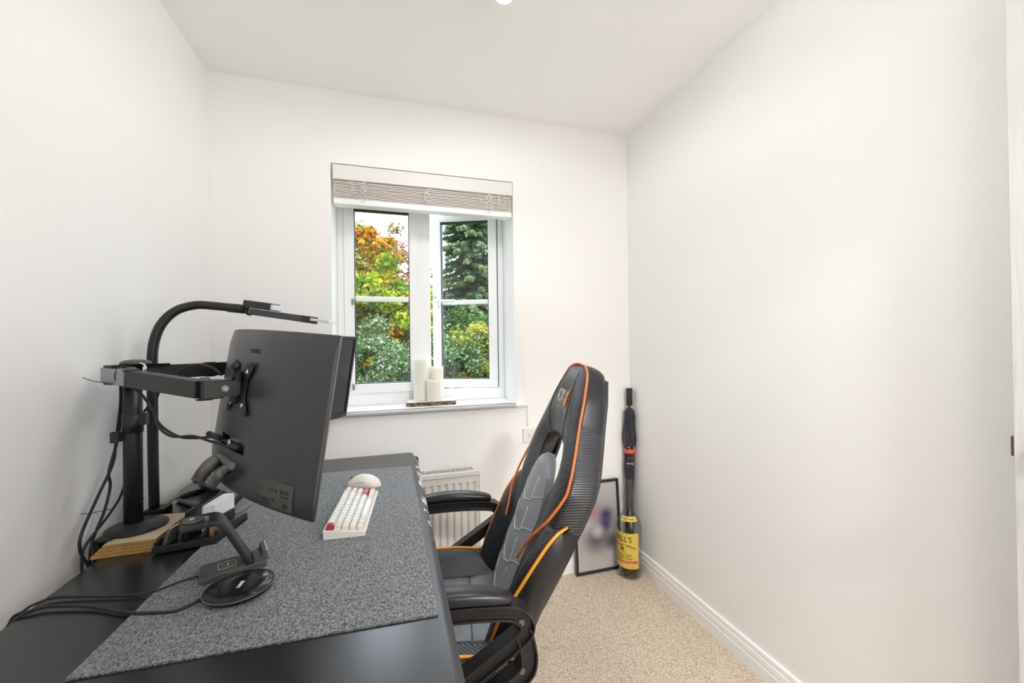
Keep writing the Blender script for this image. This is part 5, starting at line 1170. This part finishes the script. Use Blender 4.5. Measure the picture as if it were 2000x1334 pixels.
def broad(name, label, cat, base, cz, rad, nclump, nleaf, lsize, colf, clumpr=.35, trunk=.10, group=None, shell=.55):
    base = Vector(base); t = thing(name, label, cat, tuple(base), group=group)
    c0 = np.array((base.x, base.y, cz)); rad = np.array(rad)
    d_ = rng.normal(size=(nclump, 3)); d_ /= np.linalg.norm(d_, axis=1)[:, None]; rr = shell+(1-shell)*rng.random((nclump, 1))**.6
    cc = c0+d_*rr*rad*(1+.10*rng.normal(size=(nclump, 1)))
    cr = clumpr*(.6+.8*rng.random(nclump))
    idx = rng.integers(0, nclump, nleaf); off = rng.normal(size=(nleaf, 3)); off /= np.linalg.norm(off, axis=1)[:, None]; off *= (rng.random((nleaf, 1))**.45)
    P_ = cc[idx]+off*cr[idx][:, None]*np.array((1, 1, .75)); nr = off*.6+rng.normal(size=(nleaf, 3))*.7+np.array((0, -.25, .55))
    tint = rng.random(nclump)[idx]
    leaves('foliage', P_, nr, lsize*(.6+.8*rng.random(nleaf)), colf(P_, tint, rng.random(nleaf)), t)
    tk = MB().tube(spline([base, base+Vector((.03, 0, (cz-base.z)*.5)), Vector((base.x-.05, base.y, cz)), Vector((base.x+.05, base.y, cz+rad[2]*.75))], 5), [trunk*(1-.045*i) for i in range(16)], 8)
    obj('trunk', tk, M['bark'], t)
    bmh = MB()
    for k in range(min(26, nclump)):
        q = Vector(cc[k]); s_ = Vector((base.x, base.y, cz-rad[2]*.4+random.random()*rad[2]*.6)); bmh.tube(spline([s_, s_.lerp(q, .5)+Vector((0, 0, .12)), q], 3), [trunk*.22, trunk*.19, trunk*.16, trunk*.13, trunk*.10, trunk*.07, trunk*.05], 5)
    obj('branches', bmh, M['bark'], t, kind='stuff'); return t
def vary(col, tint, r_, amt=.35): return col*(1-amt+2*amt*(.5*tint+.5*r_))[:, None]
def band(z, a, b_): return np.clip((z-a)/(b_-a), 0, 1)
GREEN, LIME, ORNG, RUST, YELL = np.array((.10, .22, .035)), np.array((.36, .46, .03)), np.array((.72, .24, .035)), np.array((.46, .17, .07)), np.array((.74, .50, .04))
def maple(P_, tint, r_):
    w = band(P_[:, 2]+.9*(tint-.5), 2.6, 4.6)[:, None]; c = LIME*(1-w)+ORNG*w
    c = np.where((r_ < .22)[:, None], GREEN*1.2, c); c = np.where(((r_ > .84))[:, None], YELL, c); c = np.where(((tint > .78) & (r_ < .7))[:, None], np.array((.30, .30, .05)), c); return vary(c, tint, r_)
def limec(P_, tint, r_):
    c = np.where((tint > .55)[:, None], LIME*1.1, np.array((.22, .36, .035))); c = np.where((r_ > .86)[:, None], YELL, c); c = np.where(((tint > .82) & (r_ < .6))[:, None], ORNG*.9, c); c = np.where((r_ < .15)[:, None], GREEN, c); return vary(c, tint, r_)
def russet(P_, tint, r_):
    c = np.where((tint > .45)[:, None], RUST*1.1, np.array((.30, .27, .06))); c = np.where((r_ > .82)[:, None], ORNG*.85, c); c = np.where((r_ < .2)[:, None], np.array((.14, .19, .05)), c); return vary(c, tint, r_)
def greyg(P_, tint, r_): c = np.where((r_ > .70)[:, None], np.array((.36, .44, .30)), np.array((.12, .20, .07))); return vary(c, tint, r_, .4)
def yelg(P_, tint, r_): c = np.where((tint > .5)[:, None], np.array((.42, .42, .07)), np.array((.19, .30, .06))); c = np.where((r_ > .85)[:, None], np.array((.60, .42, .08)), c); return vary(c, tint, r_, .4)
def darkg(P_, tint, r_): c = np.where((r_ > .75)[:, None], np.array((.16, .28, .07)), np.array((.06, .13, .035))); return vary(c, tint, r_, .4)
broad('maple_tree', 'tall orange and green maple at the left of the left window pane', 'tree', (-1.75, 12.5, GZ), 2.75, (1.75, 1.6, 3.0), 150, 26000, .075, maple, .42, .13)
broad('maple_tree', 'lime green and yellow maple low in the middle of the left pane', 'tree', (-.28, 10.5, GZ), 1.55, (1.35, 1.2, 1.65), 110, 20000, .062, limec, .36, .10)
broad('beech_tree', 'thin russet tree behind, at the upper right of the left pane', 'tree', (.15, 17.5, GZ), 3.5, (1.45, 1.3, 2.75), 80, 9500, .075, russet, .45, .12)
broad('willow_shrub', 'grey green shrub along the bottom of the left pane', 'shrub', (-.30, 7.6, GZ), .30, (1.25, .9, 1.40), 120, 22000, .036, greyg, .28, .05)
broad('willow_shrub', 'grey green shrub at the lower left of the right pane', 'shrub', (1.15, 7.9, GZ), .05, (.62, .7, 1.35), 60, 11000, .036, greyg, .26, .05)
broad('privet_shrub', 'yellow green shrub at the lower right of the right pane', 'shrub', (1.95, 8.6, GZ), .40, (.80, .8, 1.38), 90, 17000, .036, yelg, .28, .05)
broad('holly_shrub', 'dark green bush filling the gap between the shrubs under the conifer', 'shrub', (1.9, 11.8, GZ), .3, (2.0, 1.0, 2.1), 100, 14000, .055, darkg, .4, .07)
broad('holly_shrub', 'dark green bush behind the willow shrub, left of the lime maple', 'shrub', (-1.9, 9.4, GZ), -.1, (1.3, .9, 1.7), 70, 9000, .055, darkg, .4, .07)
broad('beech_tree', 'russet tree out to the right of the conifer beyond the window', 'tree', (7.2, 17, GZ), 2.6, (2.2, 1.8, 3.2), 80, 9000, .09, russet, .5, .14)
# conifer: whorls of drooping boughs carrying short needle sprays
cf = thing('spruce_tree', 'tall blue green conifer filling the right window pane', 'tree', (3.62, 19.0, GZ))
CP = []; CN = []; CT = []; bmh = MB(); zt = 11.6
for k in range(46):
    z = -.6+(zt+.4)*k/46*.985; f_ = 1-(z+2.0)/(zt+2.4); Rr = .30+2.15*f_**.80
    nb_ = 13
    for j in range(nb_):
        a = random.random()*6.283; L_ = Rr*(.75+.35*random.random()); d_ = np.array((math.cos(a), math.sin(a), 0)); m_ = int(60+120*L_)
        t_ = rng.random(m_)**.7; droop = -.26*L_*t_**1.6+.10*L_*np.clip(t_-.75, 0, 1)
        wd_ = (.05+.20*L_*.5*(1-t_*.75)); lat = rng.normal(size=m_)*wd_*.55
        perp = np.array((-d_[1], d_[0], 0)); p_ = np.array((3.62, 19.0, z))+d_*(t_*L_)[:, None]+perp*lat[:, None]; p_[:, 2] += droop-abs(lat)*.35+rng.normal(size=m_)*.04-.05*rng.random(m_)
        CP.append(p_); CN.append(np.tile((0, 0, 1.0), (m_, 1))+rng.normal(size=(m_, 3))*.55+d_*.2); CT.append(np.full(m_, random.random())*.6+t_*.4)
        if j % 4 == 0: c0_ = Vector((3.62, 19.0, z)); bmh.tube([c0_, c0_+Vector(d_*(L_*.5))+Vector((0, 0, -.07*L_)), c0_+Vector(d_*(L_*.95))+Vector((0, 0, -.24*L_))], [.03, .02, .008], 5)
CP = np.concatenate(CP); CN = np.concatenate(CN); CT = np.concatenate(CT); rr = rng.random(len(CP))
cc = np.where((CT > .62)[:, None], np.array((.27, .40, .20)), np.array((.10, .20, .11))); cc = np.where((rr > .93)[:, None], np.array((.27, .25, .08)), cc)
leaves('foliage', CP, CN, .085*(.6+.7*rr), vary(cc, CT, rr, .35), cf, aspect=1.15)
obj('trunk', MB().tube([(3.62, 19, GZ), (3.62, 19, 4), (3.62, 19, zt)], [.24, .15, .03], 10), M['bark'], cf); obj('branches', bmh, M['bark'], cf, kind='stuff')
